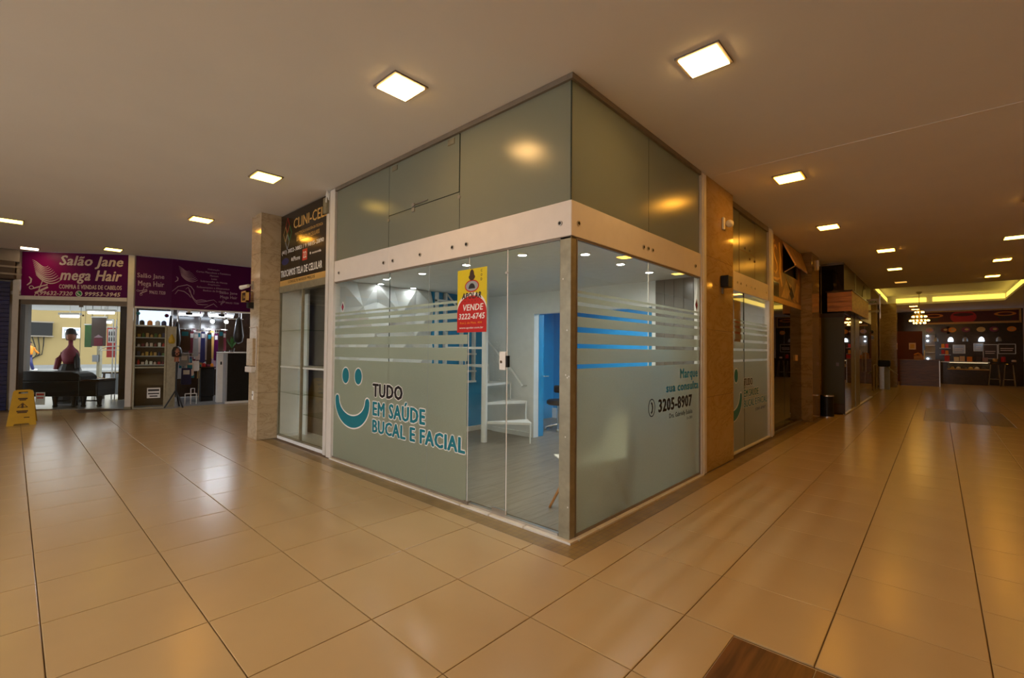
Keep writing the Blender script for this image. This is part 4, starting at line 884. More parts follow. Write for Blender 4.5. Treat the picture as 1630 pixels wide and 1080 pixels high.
O('top', M().fbox(AF, .12, .86, .70, .74, -2.9, -2.4), m_dark, cb); O('apron', M().fbox(AF, .32, .84, .12, .70, -2.85, -2.42), m_greyprint, cb)
for s in (.14, .82): O('leg', M().fbox(AF, s, s + .04, .003, .7, -2.45, -2.41), m_dark, cb)
ir = T('tube_rack', 'white tubular rack beside the red banner in the salon', 'rack', AF.p(.5, 0, -2.2))
O('rail', M().tube([AF.p(.10, 1.36, -2.3), AF.p(.30, 1.45, -2.3), AF.p(.62, 1.47, -2.3)], .014, 6).tube([AF.p(.10, 1.35, -2.3), AF.p(.62, 1.36, -2.3)], .012, 6), m_white, ir)
for s in (.44, .52): O('leg', M().tube([AF.p(s, .003, -2.3), AF.p(s, 2.2, -2.3)], .014, 6), m_white, ir)
gp = T('gate_post', 'grey steel post of the street gate behind the salon glass', 'post', AF.p(-.72, 0, -3.3))
O('post', M().fbox(AF, -.62, -.54, .003, 2.3, -3.4, -3.3), m_alum, gp); O('lock_box', M().fbox(AF, -.70, -.56, 1.0, 1.2, -3.3, -3.24), m_greyprint, gp)
# street outside
S('street_ground', M().box(-60, -22, -.35, -17.8, 26, -.30), m_asphalt, 'grey asphalt street seen through the salon', cat='road').name = 'road'
S('sidewalk', M().box(-42.0, -22, -.30, -37.0, 26, -.05), m_pave, 'pale sidewalk across the street', cat='sidewalk')
bd = T('building', 'long yellow building across the street', 'building', (-42.4, 0, -.05))
O('wall', M().box(-43.5, -12, -.05, -42.0, 22, 5.5), m_yellowwall, bd)
O('base_course', M().box(-42.0, -12, -.05, -41.95, 22, .18), m_pave, bd)
for y0, y1, z0, z1 in ((-.62, .30, 2.0, 2.75), (-2.75, -2.2, 2.1, 3.2), (.6, 1.1, 2.0, 2.9), (2.5, 3.3, 1.9, 2.9)):
    w = O('window', M().box(-42.0, y0, z0, -41.93, y1, z1), m_white, bd); O('pane', M().box(-41.93, y0 + .08, z0 + .08, -41.91, y1 - .08, z1 - .08), m_greyprint, w)
bb = T('billboard', 'black board hanging on the yellow building across the street', 'board', (-41.8, -1.7, 2.15))
O('panel', M().box(-41.9, -2.28, 2.15, -41.75, -1.10, 3.02), m_black, bb); O('frame', M().box(-41.92, -2.34, 3.02, -41.72, -1.04, 3.1).box(-41.92, -2.34, 2.07, -41.72, -1.04, 2.15), m_rail, bb)
sb = T('house_sign', 'white lettered sign on the yellow building across the street', 'sign', (-41.9, 0, 2.0))
O('board', M().box(-41.90, -.50, 2.05, -41.84, .28, 2.5), m_white, sb); O('lettering', text(M(), Fr((-41.83, -.5), (0, 1)), 'ALUGA', .08, .7, 2.18, 2.36, 0, .02), m_ink, sb)
cbl = M()
for k in range(3): cbl.tube([(-41.9, -2.05 + k * .28, 2.1), (-41.9, -1.9 + k * .2, 1.5), (-41.9, -1.8 + k * .12, .9), (-41.9, -2.1, .4 + k * .1)], .03, 5)
O('cable', cbl, m_black, None, label='black cables hanging below the black board on the yellow wall', cat='cable')
# pedestrian
pe = T('person', 'pedestrian in an orange shirt and dark trousers walking past the yellow wall', 'person', (-38.5, -2.22, -.05))
px_, py_ = -38.5, -2.22
O('body', M().tube([(px_, py_ - .22, .0), (px_, py_ - .16, .42), (px_, py_ - .06, .85)], .07, 8, .10).tube([(px_, py_ + .20, .0), (px_, py_ + .10, .42), (px_, py_ + .04, .85)], .07, 8, .10).lathe((px_, py_, .80), [(.14, 0), (.17, .1), (.14, .22)], 10), m_navy, pe, smooth=True)
O('shirt', M().lathe((px_, py_, .92), [(.17, 0), (.18, .15), (.21, .40), (.17, .50), (.07, .56)], 10).tube([(px_, py_ + .2, 1.36), (px_, py_ + .30, 1.12), (px_, py_ + .42, 1.0)], .06, 8, .045).tube([(px_, py_ - .2, 1.36), (px_, py_ - .26, 1.1), (px_, py_ - .20, .9)], .06, 8, .045), m_orange, pe, smooth=True)
O('head', M().ball((px_, py_, 1.60), .095, .105, .125).tube([(px_, py_, 1.44), (px_, py_, 1.52)], .055, 8), m_skin, pe, smooth=True)
O('cap', M().ball((px_, py_, 1.66), .105, .115, .09).box(px_ - .05, py_ + .08, 1.63, px_ + .05, py_ + .2, 1.65), m_black, pe)
O('shoe', M().box(px_ - .05, py_ - .28, -.05, px_ + .05, py_ - .06, .05).box(px_ - .05, py_ + .14, -.05, px_ + .05, py_ + .38, .05), m_white, pe, bevel=.02)
# ------------------------------------------------------------------ salon shop side (B)
wB = T('window_5', 'glass display case front left of the salon shop entrance', 'window', BF.p(.3, 0, 0), kind='structure')
O('frame', M().fbox(BF, .0, .03, 0, 2.36, -.04, .0).fbox(BF, .58, .615, 0, 1.97, -.04, 0).fbox(BF, 0, .6, 0, .03, -.04, 0).fbox(BF, 0, .6, .95, .98, -.03, 0), m_alum, wB)
O('pane', M().fbox(BF, .03, .60, .98, 2.36, -.016, -.010), m_glass, wB); O('pane', M().fbox(BF, .03, .60, .03, .95, -.016, -.010), m_glass, wB)
O('side_board', M().fbox(BF, .615, .80, 0, 1.95, -.06, -.02), m_alum, wB)
lc = T('light_box', 'bright white backlit shelf box at the top of the salon display case', 'light box', BF.p(.3, 1.95, -.3))
O('glow_panel', M().fbox(BF, .03, .66, 1.98, 2.34, -.45, -.44), e_case, lc); O('shelf', M().fbox(BF, .03, .66, 1.94, 1.97, -.45, -.03), m_white, lc)
O('ornament', M().ball(BF.p(.60, 2.21, -.06), .045), m_purple, lc); O('ornament', M().ball(BF.p(.06, 2.24, -.06), .04), m_teal, lc)
dcase = T('display_case', 'dark display case of hair products in the salon window', 'display case', BF.p(.3, 0, -.3))
O('back_board', M().fbox(BF, .0, .62, .02, 1.94, -.47, -.45), m_dark, dcase); O('side_board', M().fbox(BF, .0, .015, .02, 1.94, -.45, -.04).fbox(BF, .605, .62, .02, 1.94, -.45, -.04), m_dark, dcase)
SHZ = (1.03, 1.24, 1.46, 1.68)
for z in SHZ: O('shelf', M().fbox(BF, .015, .605, z - .02, z, -.44, -.05), m_greyprint, dcase)
prodm = [m_red, m_gold, m_white, m_plant, m_plate, m_navy, m_pink, m_yellow]
cnt = 0
for zi, z in enumerate(SHZ):
    for i in range(7):
        h = random.uniform(.06, .12); m = prodm[(i * 3 + zi * 5 + (i * i)) % 8]; s = .05 + i * .078
        c = BF.p(s + .025, z, -.16 - .05 * (i % 2))
        names = {m_red: 'red', m_gold: 'golden', m_white: 'white', m_plant: 'green', m_plate: 'cream', m_navy: 'navy', m_pink: 'pink', m_yellow: 'yellow'}
        row = ('lowest', 'second', 'third', 'top')[zi]; nth = ('first', 'second', 'third', 'fourth', 'fifth', 'sixth', 'seventh')[i]
        lab = f'{names[m]} hair product, {nth} from the post on the {row} shelf of the display case'
        if (i + zi) % 2: O('product_box', M().fbox(BF, s, s + .052, z, z + h, -.22, -.15), m, None, label=lab, cat='product', group='hair products in the display case', bevel=.003, origin=c)
        else: O('product_bottle', M().lathe(c, [(.024, 0), (.026, .01), (.026, h * .7), (.011, h * .82), (.011, h), (.002, h)], 10), m, None, label=lab, cat='product', group='hair products in the display case', origin=c)
for (s, m, lab) in ((.12, m_dark, 'dark box on the bright shelf of the display case'), (.27, m_orange, 'orange carton on the bright shelf of the display case'), (.42, m_white, 'white rounded jar on the bright shelf of the display case'), (.54, m_navy, 'navy pouch on the bright shelf of the display case')):
    c = BF.p(s, 1.97, -.2); O('product_box', M().lathe(c, [(.05, 0), (.055, .03), (.05, .09), (.02, .12)], 8), m, None, label=lab, cat='product', group='things on the bright shelf', origin=c)
nt_ = T('notice', 'white framed notice low on the display case glass', 'notice', BF.p(.42, .3, 0)); 
O('sheet', M().fbox(BF, .27, .52, .24, .48, -.009, -.002), m_paper, nt_); O('print', M().fbox(BF, .29, .50, .40, .45, -.002, -.001).fbox(BF, .29, .50, .33, .36, -.002, -.001).fbox(BF, .32, .47, .27, .30, -.002, -.001), m_ink, nt_)
# tripod with mannequin head
tp = T('mannequin_stand', 'mannequin head with dark wig on a black tripod stand', 'mannequin', CFR.p(.12, 0, .10))
c = CFR.p(.12, 0, .10)
O('pole', M().tube([c + Vector((0, 0, .30)), c + Vector((0, 0, 1.14))], .016, 8), m_black, tp)
for k in range(3):
    a = 2 * PI * k / 3 + .5; O('leg', M().tube([c + Vector((0, 0, .42)), c + Vector((.22 * math.cos(a), .22 * math.sin(a), .003))], .017, 6), m_black, tp)
O('neck', M().lathe((c.x, c.y, 1.10), [(.055, 0), (.05, .06), (.045, .12)], 10), m_skin, tp)
O('head', M().lathe((c.x, c.y, 1.17), [(.03, 0), (.065, .04), (.085, .12), (.085, .19), (.06, .25), (.01, .275)], 14, 1, .85), m_skin, tp, smooth=True)
nf = (CAM - c); nf.z = 0; nf.normalize()
O('face', M().ball(c + nf * .083 + Vector((0, 0, 1.29)), .014, .014, .025).ball(c + nf * .07 + Vector((-nf.y * .032, nf.x * .032, 1.325)), .014).ball(c + nf * .07 + Vector((nf.y * .032, -nf.x * .032, 1.325)), .014).ball(c + nf * .072 + Vector((0, 0, 1.235)), .018, .018, .009), m_dark, tp)
O('wig', M().lathe((c.x - nf.x * .025, c.y - nf.y * .025, 1.30), [(.095, -.08), (.105, .0), (.10, .08), (.07, .15), (.01, .175)], 12), m_hair, tp, smooth=True)
# wigs hanging
def wig(lab, s, z0, z1, d, m, w=.06):
    t = T('hanging_wig', lab, 'wig', CFR.p(s, z0, d), 'wigs hanging in the salon shop'); c = CFR.p(s, 0, d); h = z1 - z0
    O('hair', M().lathe((c.x, c.y, z0), [(.01, 0), (w * .8, h * .08), (w, h * .3), (w * .75, h * .6), (w * .5, h * .9), (.012, h)], 10), m, t, smooth=True)
    O('hook', M().tube([(c.x, c.y, z1), (c.x, c.y, 2.36)], .006, 5), m_steel, t)
wig('long narrow dark hairpiece hanging nearest the display case', .0, 1.72, 2.22, -.1, m_hair, .045)
wig('yellow hairpiece hanging below the narrow dark one', .03, 1.52, 1.80, -.06, m_blond, .085)
wig('full black hairpiece hanging right of the yellow one', .14, 1.45, 2.08, -.22, m_hair, .085)
wig('long black wig hanging over the right end of the counter', 1.44, 1.55, 2.26, -.05, m_hair, .12)
# packets on the rack
pm = [m_brownprint, m_pink, m_greyprint, m_plate, m_navy, m_paper, m_dark, m_gold, m_purple]
k = 0; cols = ('brown', 'pink', 'grey', 'cream', 'navy', 'white', 'dark', 'golden', 'purple')
for (s, z0, z1, w, d) in ((.34, 1.36, 1.90, .24, -.55), (.50, 1.30, 1.86, .12, -.7), (.58, 1.22, 1.84, .12, -.62), (.66, 1.12, 1.88, .13, -.8), (.74, 1.05, 1.86, .11, -.66), (.82, 1.12, 1.96, .12, -.75), (.89, 1.0, 1.84, .11, -.7), (.97, 1.15, 1.9, .10, -.85), (1.04, 1.1, 1.82, .10, -.7), (1.12, 1.36, 1.92, .12, -.5), (1.20, 1.36, 1.88, .10, -.55),
                          (.33, .98, 1.28, .20, -.5), (.45, .72, 1.05, .18, -.5), (.38, .50, .92, .22, -.48), (.58, .84, 1.10, .16, -.55), (.52, .55, .82, .14, -.6)):
    m = pm[k % 9]
    place = 'upper rail' if z1 > 1.5 else 'lower hooks'
    t = T('hair_packet', f'{cols[k % 9]} packet of hair hanging on the {place}, {("first","second","third","fourth","fifth","sixth","seventh","eighth","ninth","tenth","eleventh")[k if k < 11 else k - 11]} from the mannequin head', 'packet', CFR.p(s, z0, d), 'hair packets hanging in the salon shop')
    O('pouch', M().prism(CFR, [(s - w / 2, z0 + .03), (s - w / 2 + .02, z0), (s + w / 2 - .02, z0), (s + w / 2, z0 + .03), (s + w / 2 - .01, z1), (s - w / 2 + .01, z1)], d - .03, d), m, t)
    O('label_card', M().fbox(CFR, s - w * .3, s + w * .3, z1 - .16, z1 - .05, d, d + .004), m_paper if k % 3 else m_teal, t)
    O('hook', M().tube([CFR.p(s, z1 - .01, d - .015), CFR.p(s, z1 + .02, d - .02), CFR.p(s, 1.94 if z1 > 1.5 else 1.31, -.72)], .004, 5), m_steel, t)
    k += 1
for q in range(16):
    s = .28 + (q % 8) * .105 + .03 * (q // 8); z0 = (1.30, .62)[q // 8] + .08 * ((q * 5) % 4); z1 = z0 + .42; d = -1.02 - .03 * (q % 3); w = .11; m = (m_paper, m_pink, m_dark, m_greyprint, m_gold, m_plate2, m_navy, m_brownprint)[(q * 3) % 8]
    cn = ('white', 'pink', 'dark', 'grey', 'golden', 'mauve', 'navy', 'brown')[(q * 3) % 8]
    t = T('hair_packet', f'{cn} packet in the back row of the salon shop, {("first","second","third","fourth","fifth","sixth","seventh","eighth")[q % 8]} on the {("upper", "lower")[q // 8]} back rail', 'packet', CFR.p(s, z0, d), 'hair packets in the back row')
    O('pouch', M().prism(CFR, [(s - w / 2, z0), (s + w / 2, z0), (s + w / 2 - .012, z1), (s - w / 2 + .012, z1)], d - .02, d), m, t); O('label_card', M().fbox(CFR, s - .03, s + .03, z1 - .14, z1 - .05, d, d + .004), m_paper if q % 2 else m_teal, t)
rk = T('hanging_rack', 'steel rails of the salon shop that carry the hair packets', 'rack', CFR.p(.8, 0, -.7))
for z, d_ in ((1.86, -1.08), (1.20, -1.08)): O('rail', M().tube([CFR.p(.2, z, d_), CFR.p(1.28, z, d_)], .01, 6), m_chrome, rk)
for z in (1.93, 1.30): O('rail', M().tube([CFR.p(.2, z, -.72), CFR.p(1.3 if z > 1.5 else .7, z, -.72)], .01, 6), m_chrome, rk)
for s in (.22, .70, 1.28): O('upright', M().tube([CFR.p(s, .003, -.9), CFR.p(s, 2.5, -.9)], .014, 6), m_chrome, rk)
for z in (1.93, 1.3): O('arm', M().tube([CFR.p(.22, z, -.9), CFR.p(.22, z, -.72)], .008, 5).tube([CFR.p(.70, z, -.9), CFR.p(.70, z, -.72)], .008, 5), m_chrome, rk)
wr = T('wire_stand', 'low white wire stand on the salon shop floor', 'stand', CFR.p(.5, 0, -.5))
O('frame', M().tube([CFR.p(.36, .27, -.45), CFR.p(.60, .27, -.45)], .012, 6).tube([CFR.p(.48, .003, -.45), CFR.p(.48, .40, -.45)], .012, 6).tube([CFR.p(.48, .40, -.45), CFR.p(.56, .40, -.45), CFR.p(.56, .27, -.45)], .010, 6).tube([CFR.p(.36, .27, -.45), CFR.p(.36, .003, -.45)], .01, 6).tube([CFR.p(.60, .27, -.45), CFR.p(.60, .003, -.45)], .01, 6), m_white, wr)
dk = T('desk', 'black cloth-covered desk inside the salon shop', 'desk', CFR.p(.9, 0, -.9))
O('body', M().fbox(CFR, .74, 1.06, .12, .90, -1.4, -.95), m_black, dk, bevel=.02); O('top', M().fbox(CFR, .72, 1.08, .90, .93, -1.42, -.93), m_dark, dk); O('foot', M().fbox(CFR, .76, 1.04, .003, .12, -1.38, -.98), m_black, dk)
for (s, m, lab) in ((.82, m_red, 'red tray of trinkets on the black desk'), (.93, m_pink, 'pink ball of trinkets on the black desk'), (1.0, m_orange, 'orange cup on the black desk')):
    c = CFR.p(s, .93, -1.05); O('trinket', M().lathe(c, [(.05, 0), (.055, .04), (.04, .09), (.01, .10)], 8), m, None, label=lab, cat='trinket', origin=c)
ct = T('counter', 'tall counter with white side and black front at the salon entrance', 'counter', CFR.p(1.35, 0, -.15))
O('front_panel', M().fbox(CFR, 1.20, 1.95, .06, 1.30, -.05, -.02), m_black, ct); O('side_panel', M().fbox(CFR, 1.165, 1.20, .01, 1.32, -.60, -.02), m_greyprint, ct); O('side_panel', M().fbox(CFR, 1.04, 1.165, .01, 1.30, -.60, -.40), m_white, ct)
O('top', M().fbox(CFR, 1.04, 1.97, 1.31, 1.335, -.62, .0), m_white, ct); O('plinth', M().fbox(CFR, 1.165, 1.95, .003, .06, -.10, -.01), m_white, ct); O('body', M().fbox(CFR, 1.20, 1.95, .06, 1.30, -.58, -.05), m_black, ct)
O('switch_plate', M().fbox(CFR, 1.10, 1.135, 1.0, 1.08, -.40, -.392), m_black, ct)
pl = T('potted_plant', 'small green plant in a dark pot on the salon counter', 'plant', CFR.p(1.32, 1.335, -.2)); c = CFR.p(1.32, 1.335, -.2)
O('pot', M().lathe(c, [(.05, 0), (.06, .06), (.065, .10), (.055, .10)], 10), m_dark, pl)
for i in range(14):
    a = i * 2.4; r = .03 + .05 * (i % 4) / 3; h = .22 + .03 * (i % 5)
    O('leaf', M().add([c + Vector((0, 0, .09)), c + Vector((r * math.cos(a) - .02 * math.sin(a), r * math.sin(a) + .02 * math.cos(a), .09 + h * .5)), c + Vector((r * 1.8 * math.cos(a), r * 1.8 * math.sin(a), .09 + h)), c + Vector((r * math.cos(a) + .02 * math.sin(a), r * math.sin(a) - .02 * math.cos(a), .09 + h * .5))], [(0, 1, 2, 3)]), m_plant, pl)
for s0, s1_, lab in ((.30, .85, 'cool tube light deep in the salon shop, left of the spot bulbs'), (1.0, 1.6, 'cool tube light deep in the salon shop, behind the spot bulbs')):
    t = T('tube_light', lab, 'tube light', CFR.p(s0, 2.4, -1.7)); O('tube', M().tube([CFR.p(s0, 2.36, -1.7), CFR.p(s1_, 2.36, -1.7)], .03, 8), e_tube2, t); O('holder', M().fbox(CFR, s0 - .03, s1_ + .03, 2.39, 2.45, -1.74, -1.66), m_white, t); O('rod', M().tube([CFR.p((s0 + s1_) / 2, 2.44, -1.7), CFR.p((s0 + s1_) / 2, 2.6, -1.7)], .008, 6), m_steel, t)
tl = T('track_light', 'track of three bright white spot bulbs in the salon shop', 'track light', CFR.p(1.2, 2.2, -.6))
O('track', M().fbox(CFR, .85, 1.65, 2.225, 2.24, -.61, -.59), m_rail, tl); O('hanger', M().tube([CFR.p(.88, 2.24, -.6), CFR.p(.88, 2.6, -.6)], .008, 5).tube([CFR.p(1.6, 2.25, -.6), CFR.p(1.6, 2.6, -.6)], .008, 5), m_white, tl)
for s in (.93, 1.245, 1.525): b = O('bulb', M().ball(CFR.p(s, 2.14, -.58), .045), e_spot, tl, smooth=True); O('socket', M().tube([CFR.p(s, 2.17, -.6), CFR.p(s, 2.23, -.6)], .03, 8), m_black, tl)
for s, lab in ((.36, 'small black bracket under the purple sign, left in the salon entrance'), (1.05, 'small black bracket under the purple sign, right in the salon entrance')):
    t = T('door_closer', lab, 'bracket', CFR.p(s, 2.3, -.1)); O('case', M().fbox(CFR, s - .07, s + .07, 2.25, 2.31, -.12, -.03), m_black, t, bevel=.008); O('arm', M().fbox(CFR, s - .03, s + .03, 2.31, 2.362, -.08, -.035), m_steel, t)
# yellow wet floor sign
wf = T('wet_floor_sign', 'yellow folding wet floor sign standing before the salon', 'floor sign', (-10.5, -2.74, 0))
u = Vector((.05, .9987, 0)); nrm = Vector((.9987, -.05, 0)); cW = Vector((-10.49, -2.745, 0))
def board(side):
    mb = M(); top = cW + Vector((0, 0, .62)) + nrm * .02 * side; bot = cW + nrm * .29 * side
    def q(a, t, o=0): return bot + (top - bot) * t + u * a * 1.22 + nrm * side * o
    strips = [[(-.155, 0), (-.085, 0), (-.075, .05), (-.1475, .15 * 1.0)], [(.085, 0), (.155, 0), (.1475, .15), (.075, .05)], [(-.075, .05), (.075, .05), (.1475, .15), (-.1475, .15)], [(-.1475, .15), (.1475, .15), (.110, .90), (-.110, .90)],
              [(-.110, .90), (-.05, .90), (-.05, .955), (-.107, .955)], [(.05, .90), (.110, .90), (.107, .955), (.05, .955)], [(-.107, .955), (.107, .955), (.095, 1.0), (-.095, 1.0)]]
    for g in strips:
        vs = [q(a, t, 0) for a, t in g] + [q(a, t, -.012) for a, t in g]; mb.add(vs, [(0, 1, 2, 3), (7, 6, 5, 4), (0, 4, 5, 1), (1, 5, 6, 2), (2, 6, 7, 3), (3, 7, 4, 0)])
    return mb, q
for side in (1, -1):
    mb, q = board(side); bo = O('board', mb, m_yellow, wf)
    if side == 1:
        g = M()
        def tri(a, t, r): return [q(a - r, t - r * .8 / .62 * .62, .003), q(a + r, t - r * .8, .003), q(a, t + r * 1.6, .003)]
        o_ = tri(0, .55, .06); i_ = tri(0, .556, .042); g.add(o_ + i_, [(0, 1, 4, 3), (1, 2, 5, 4), (2, 0, 3, 5)])
        for a, t, w, h in ((0, .76, .05, .02), (0, .72, .035, .015), (0, .40, .06, .02), (0, .36, .05, .015), (.05, .22, .03, .012), (0, .55, .012, .06)):
            g.add([q(a - w, t - h, .003), q(a + w, t - h, .003), q(a + w, t + h, .003), q(a - w, t + h, .003)], [(0, 1, 2, 3)])
        O('warning_print', g, m_brownprint, bo)
O('hinge', M().tube([cW + u * -.09 + Vector((0, 0, .618)), cW + u * .09 + Vector((0, 0, .618))], .012, 8), m_yellow, wf)
# ------------------------------------------------------------------ right corridor: first pillar fittings
PF = Fr((.03, 0), (0, 1))
t = T('motion_sensor', 'white motion sensor high on the golden marble pillar', 'sensor', (.05, 3.35, 3.08))
O('base', M().fbox(PF, 3.30, 3.36, 3.04, 3.20, 0, .03), m_white, t, bevel=.01); O('head', M().ball(PF.p(3.42, 3.13, .06), .055, .055, .05), m_white, t, smooth=True)
t = T('wall_box', 'small black box fixed on the golden marble pillar', 'box', (.05, 3.3, 2.28))
O('case', M().fbox(PF, 3.24, 3.40, 2.28, 2.43, .005, .10), m_black, t, bevel=.008); O('bracket', M().fbox(PF, 3.30, 3.34, 2.20, 2.38, 0, .02), m_rail, t)
# second clinic window (x = -.07)
GF = Fr((-.07, 0), (0, 1))
w6 = T('window_6', 'second clinic window beyond the golden pillar with the same face and lettering', 'window', (-.07, 4.8, 0), kind='structure')
for a, b in ((3.77, 4.56), (4.57, 5.85)): O('pane', M().fbox(GF, a, b, .03, 2.335, -.004, .004), m_glass, w6)
O('frosted_film', film(GF, 3.77, 5.85, .0055), m_frost, w6); O('glass_edge', M().fbox(GF, 4.56, 4.572, .03, 2.335, -.006, .007), m_edge, w6)
face(GF, w6, 4.02, 3.86, 4.18)
words(w6, GF, [('TUDO', 4.54, 4.98, .94, 1.055, m_ink, .045, m_white_print), ('EM SAÚDE', 4.54, 5.30, .77, .915, m_teal, .045, m_white_print), ('BUCAL E FACIAL', 4.54, 5.80, .615, .73, m_teal, .045, m_white_print), ('3205-8907', 5.12, 5.72, .52, .565, m_navy, .02, None)])
O('header_panel', M().fbox(GF, 3.77, 5.86, 2.335, 2.61, -.03, .022), m_band, w6, bevel=.004)
for s in (4.20, 4.36, 4.62, 4.88, 5.08, 5.75): O('bolt', M().tube([GF.p(s, 2.46, .02), GF.p(s, 2.46, .031)], .016, 10), m_steel, w6)
for a, b, z0, z1 in ((3.77, 4.345, 2.612, 3.555), (4.35, 5.14, 2.612, 2.972), (4.35, 5.14, 2.98, 3.50), (5.145, 5.85, 2.612, 3.555)): O('frosted_pane', M().fquad(GF, a, b, z0, z1, .004), m_frostup, w6)
O('pane_edge', M().fbox(GF, 4.343, 4.351, 2.61, 3.55, -.004, .008).fbox(GF, 4.35, 5.15, 2.970, 2.982, -.004, .008).fbox(GF, 5.139, 5.146, 2.61, 3.55, -.004, .006), m_rail, w6)
for s, z in ((4.62, 3.03), (4.86, 3.03), (4.86, 2.90), (5.12, 2.9)): O('clamp', M().tube([GF.p(s, z, .004), GF.p(s, z, .02)], .018, 8), m_rail, w6)
O('top_rail', M().fbox(GF, 3.77, 5.86, 3.52, 3.598, -.03, .03), m_rail, w6); O('bottom_rail', M().fbox(GF, 3.77, 5.86, .012, .03, -.02, .05), m_sill, w6)
t = T('poster', 'orange notice behind the glass of the second clinic window', 'poster', GF.p(4.3, 1.7, -.05)); O('sheet', M().fbox(GF, 4.15, 4.45, 1.60, 2.25, -.012, -.009), m_gold, t); O('print', M().fbox(GF, 4.2, 4.4, 1.62, 1.9, -.009, -.008), m_red, t)
pw = T('white_post', 'white post between the second clinic window and the brown poster shop', 'post', (-.02, 6.0, 0), kind='structure')
O('post', M().box(-.14, 5.87, 0, -.03, 6.14, 3.59), m_postwhite, pw, bevel=.004); O('rib', M().box(-.03, 5.95, 0, -.02, 6.0, 3.59), m_white, pw)
S('wall_second_clinic', M().box(-.79, 3.78, 0, -.74, 6.08, 3.58).box(-.74, 6.02, 0, -.15, 6.08, 3.58).box(-.74, 3.77, 0, -.10, 3.78, 3.58), m_white, 'pale wall deep behind the second clinic window', cat='wall').name = 'wall_inside'
S('ceiling_second', M().box(-.74, 3.78, 2.42, -.1, 6.0, 2.48), m_white, 'ceiling inside the second clinic window', cat='ceiling').name = 'ceiling_3'
downlight(-.45, 4.9, 2.42, 'downlight behind the second clinic window', e_cool, 'second window downlights')
# brown poster shop
KF = Fr((-.08, 0), (0, 1))
t = T('shop_mural', 'brown and gold printed fascia with an open flap above the dark shop', 'fascia', (-.08, 7.3, 2.45))
O('board', M().fbox(KF, 6.18, 7.03, 2.46, 3.59, -.03, 0).fbox(KF, 7.03, 8.58, 2.46, 2.98, -.03, 0).fbox(KF, 8.3, 8.58, 2.98, 3.59, -.03, 0), m_muralbase, t)
O('opening', M().fbox(KF, 7.03, 8.3, 2.98, 3.59, -.08, -.06), m_black, t)
for P_ in ([(6.9, 2.50), (7.3, 2.86), (7.75, 2.80), (7.4, 2.50)], [(7.2, 2.97), (7.55, 2.70), (8.1, 2.48), (7.95, 2.48)], [(7.9, 2.55), (8.2, 2.9), (8.45, 2.85), (8.35, 2.5)]): O('mural_drawing', M().prism(KF, P_, 0, .002), m_muralgold, t)
for P_, w_ in (([(6.58, 3.34), (6.50, 3.40), (6.40, 3.38), (6.36, 3.28), (6.45, 3.17), (6.58, 3.08), (6.60, 2.97), (6.50, 2.90), (6.38, 2.93)], .07), ([(6.75, 3.5), (6.85, 3.2), (6.80, 2.95), (6.95, 2.7)], .14), ([(6.25, 3.55), (6.35, 3.45), (6.42, 3.5)], .06), ([(6.3, 2.80), (6.6, 2.80), (6.8, 2.84)], .05)):
    O('mural_drawing', M().stroke(KF, P_, w_, 0, .003), m_gold, t, kind='stuff')
O('mural_drawing', M().fbox(KF, 6.3, 6.72, 2.48, 2.74, 0, .002), m_dark, t); O('mural_drawing', M().prism(KF, [(7.75, 2.5), (7.55, 2.62), (7.7, 2.78), (7.95, 2.6)], .002, .0025), m_dark, t)
fl = O('flap', M().add([(-.07, 7.03, 3.58), (-.07, 8.6, 3.58), (.07, 8.5, 3.14), (.14, 7.08, 3.10), (-.09, 7.03, 3.56), (-.09, 8.6, 3.56), (.055, 8.5, 3.125), (.12, 7.08, 3.085)], [(0, 3, 2, 1), (4, 5, 6, 7), (0, 1, 5, 4), (1, 2, 6, 5), (2, 3, 7, 6), (3, 0, 4, 7)]), m_muralgold, t)
O('stay_rod', M().tube([(-.06, 7.06, 2.99), (.12, 7.12, 3.1)], .012, 6), m_chrome, t)
O('head_beam', M().fbox(KF, 6.18, 8.58, 2.37, 2.46, -.05, .01), m_gold, t)
wd = T('window_7', 'dark smoked glass front below the brown printed fascia', 'window', (-.08, 7.3, 0), kind='structure')
for a, b in ((6.18, 7.12), (7.13, 8.58)): O('pane', M().fbox(KF, a, b, .03, 2.37, -.008, 0), m_glassdark, wd)
O('glass_edge', M().fbox(KF, 7.12, 7.13, .03, 2.37, -.01, .001), m_edge, wd); O('bottom_rail', M().fbox(KF, 6.16, 8.58, 0, .03, -.03, .02), m_rail, wd)
O('handle', M().fbox(KF, 8.0, 8.12, 1.28, 1.40, 0, .03), m_gold, wd, bevel=.005)
O('backdrop', M().box(-1.6, 6.1, .01, -1.55, 8.5, 2.9).box(-1.55, 6.1, 2.40, -.14, 8.5, 2.45), m_dark, wd)
t = T('shop_shelf', 'dim shelf of stock behind the smoked glass', 'shelf', (-1.3, 7.4, 0)); O('case', M().box(-1.5, 6.6, .02, -1.1, 8.3, .9), m_counterwood, t); O('shelf_board', M().box(-1.5, 6.6, 1.5, -1.2, 8.3, 1.53), m_counterwood, t)
# pillar 2 fittings
t = T('wall_sensor', 'small white sensor high on the streaked marble pillar', 'sensor', (.14, 9.2, 3.35)); O('case', M().box(.125, 9.12, 3.28, .165, 9.20, 3.5), m_white, t, bevel=.01); O('lens', M().ball((.168, 9.16, 3.38), .02), m_greyprint, t)
t = T('litter_bin', 'black cylindrical litter bin with a steel rim by the streaked pillar', 'bin', (.22, 9.66, 0))
O('body', M().lathe((.22, 9.66, .012), [(.125, 0), (.13, .01), (.13, .46), (.115, .46), (.115, .02)], 24), m_black, t, smooth=False); O('rim', M().lathe((.22, 9.66, .465), [(.115, 0), (.134, 0), (.134, .03), (.115, .03)], 24), m_chrome, t); O('base_ring', M().lathe((.22, 9.66, 0), [(.12, 0), (.134, 0), (.134, .02), (.12, .02)], 24), m_steel, t)
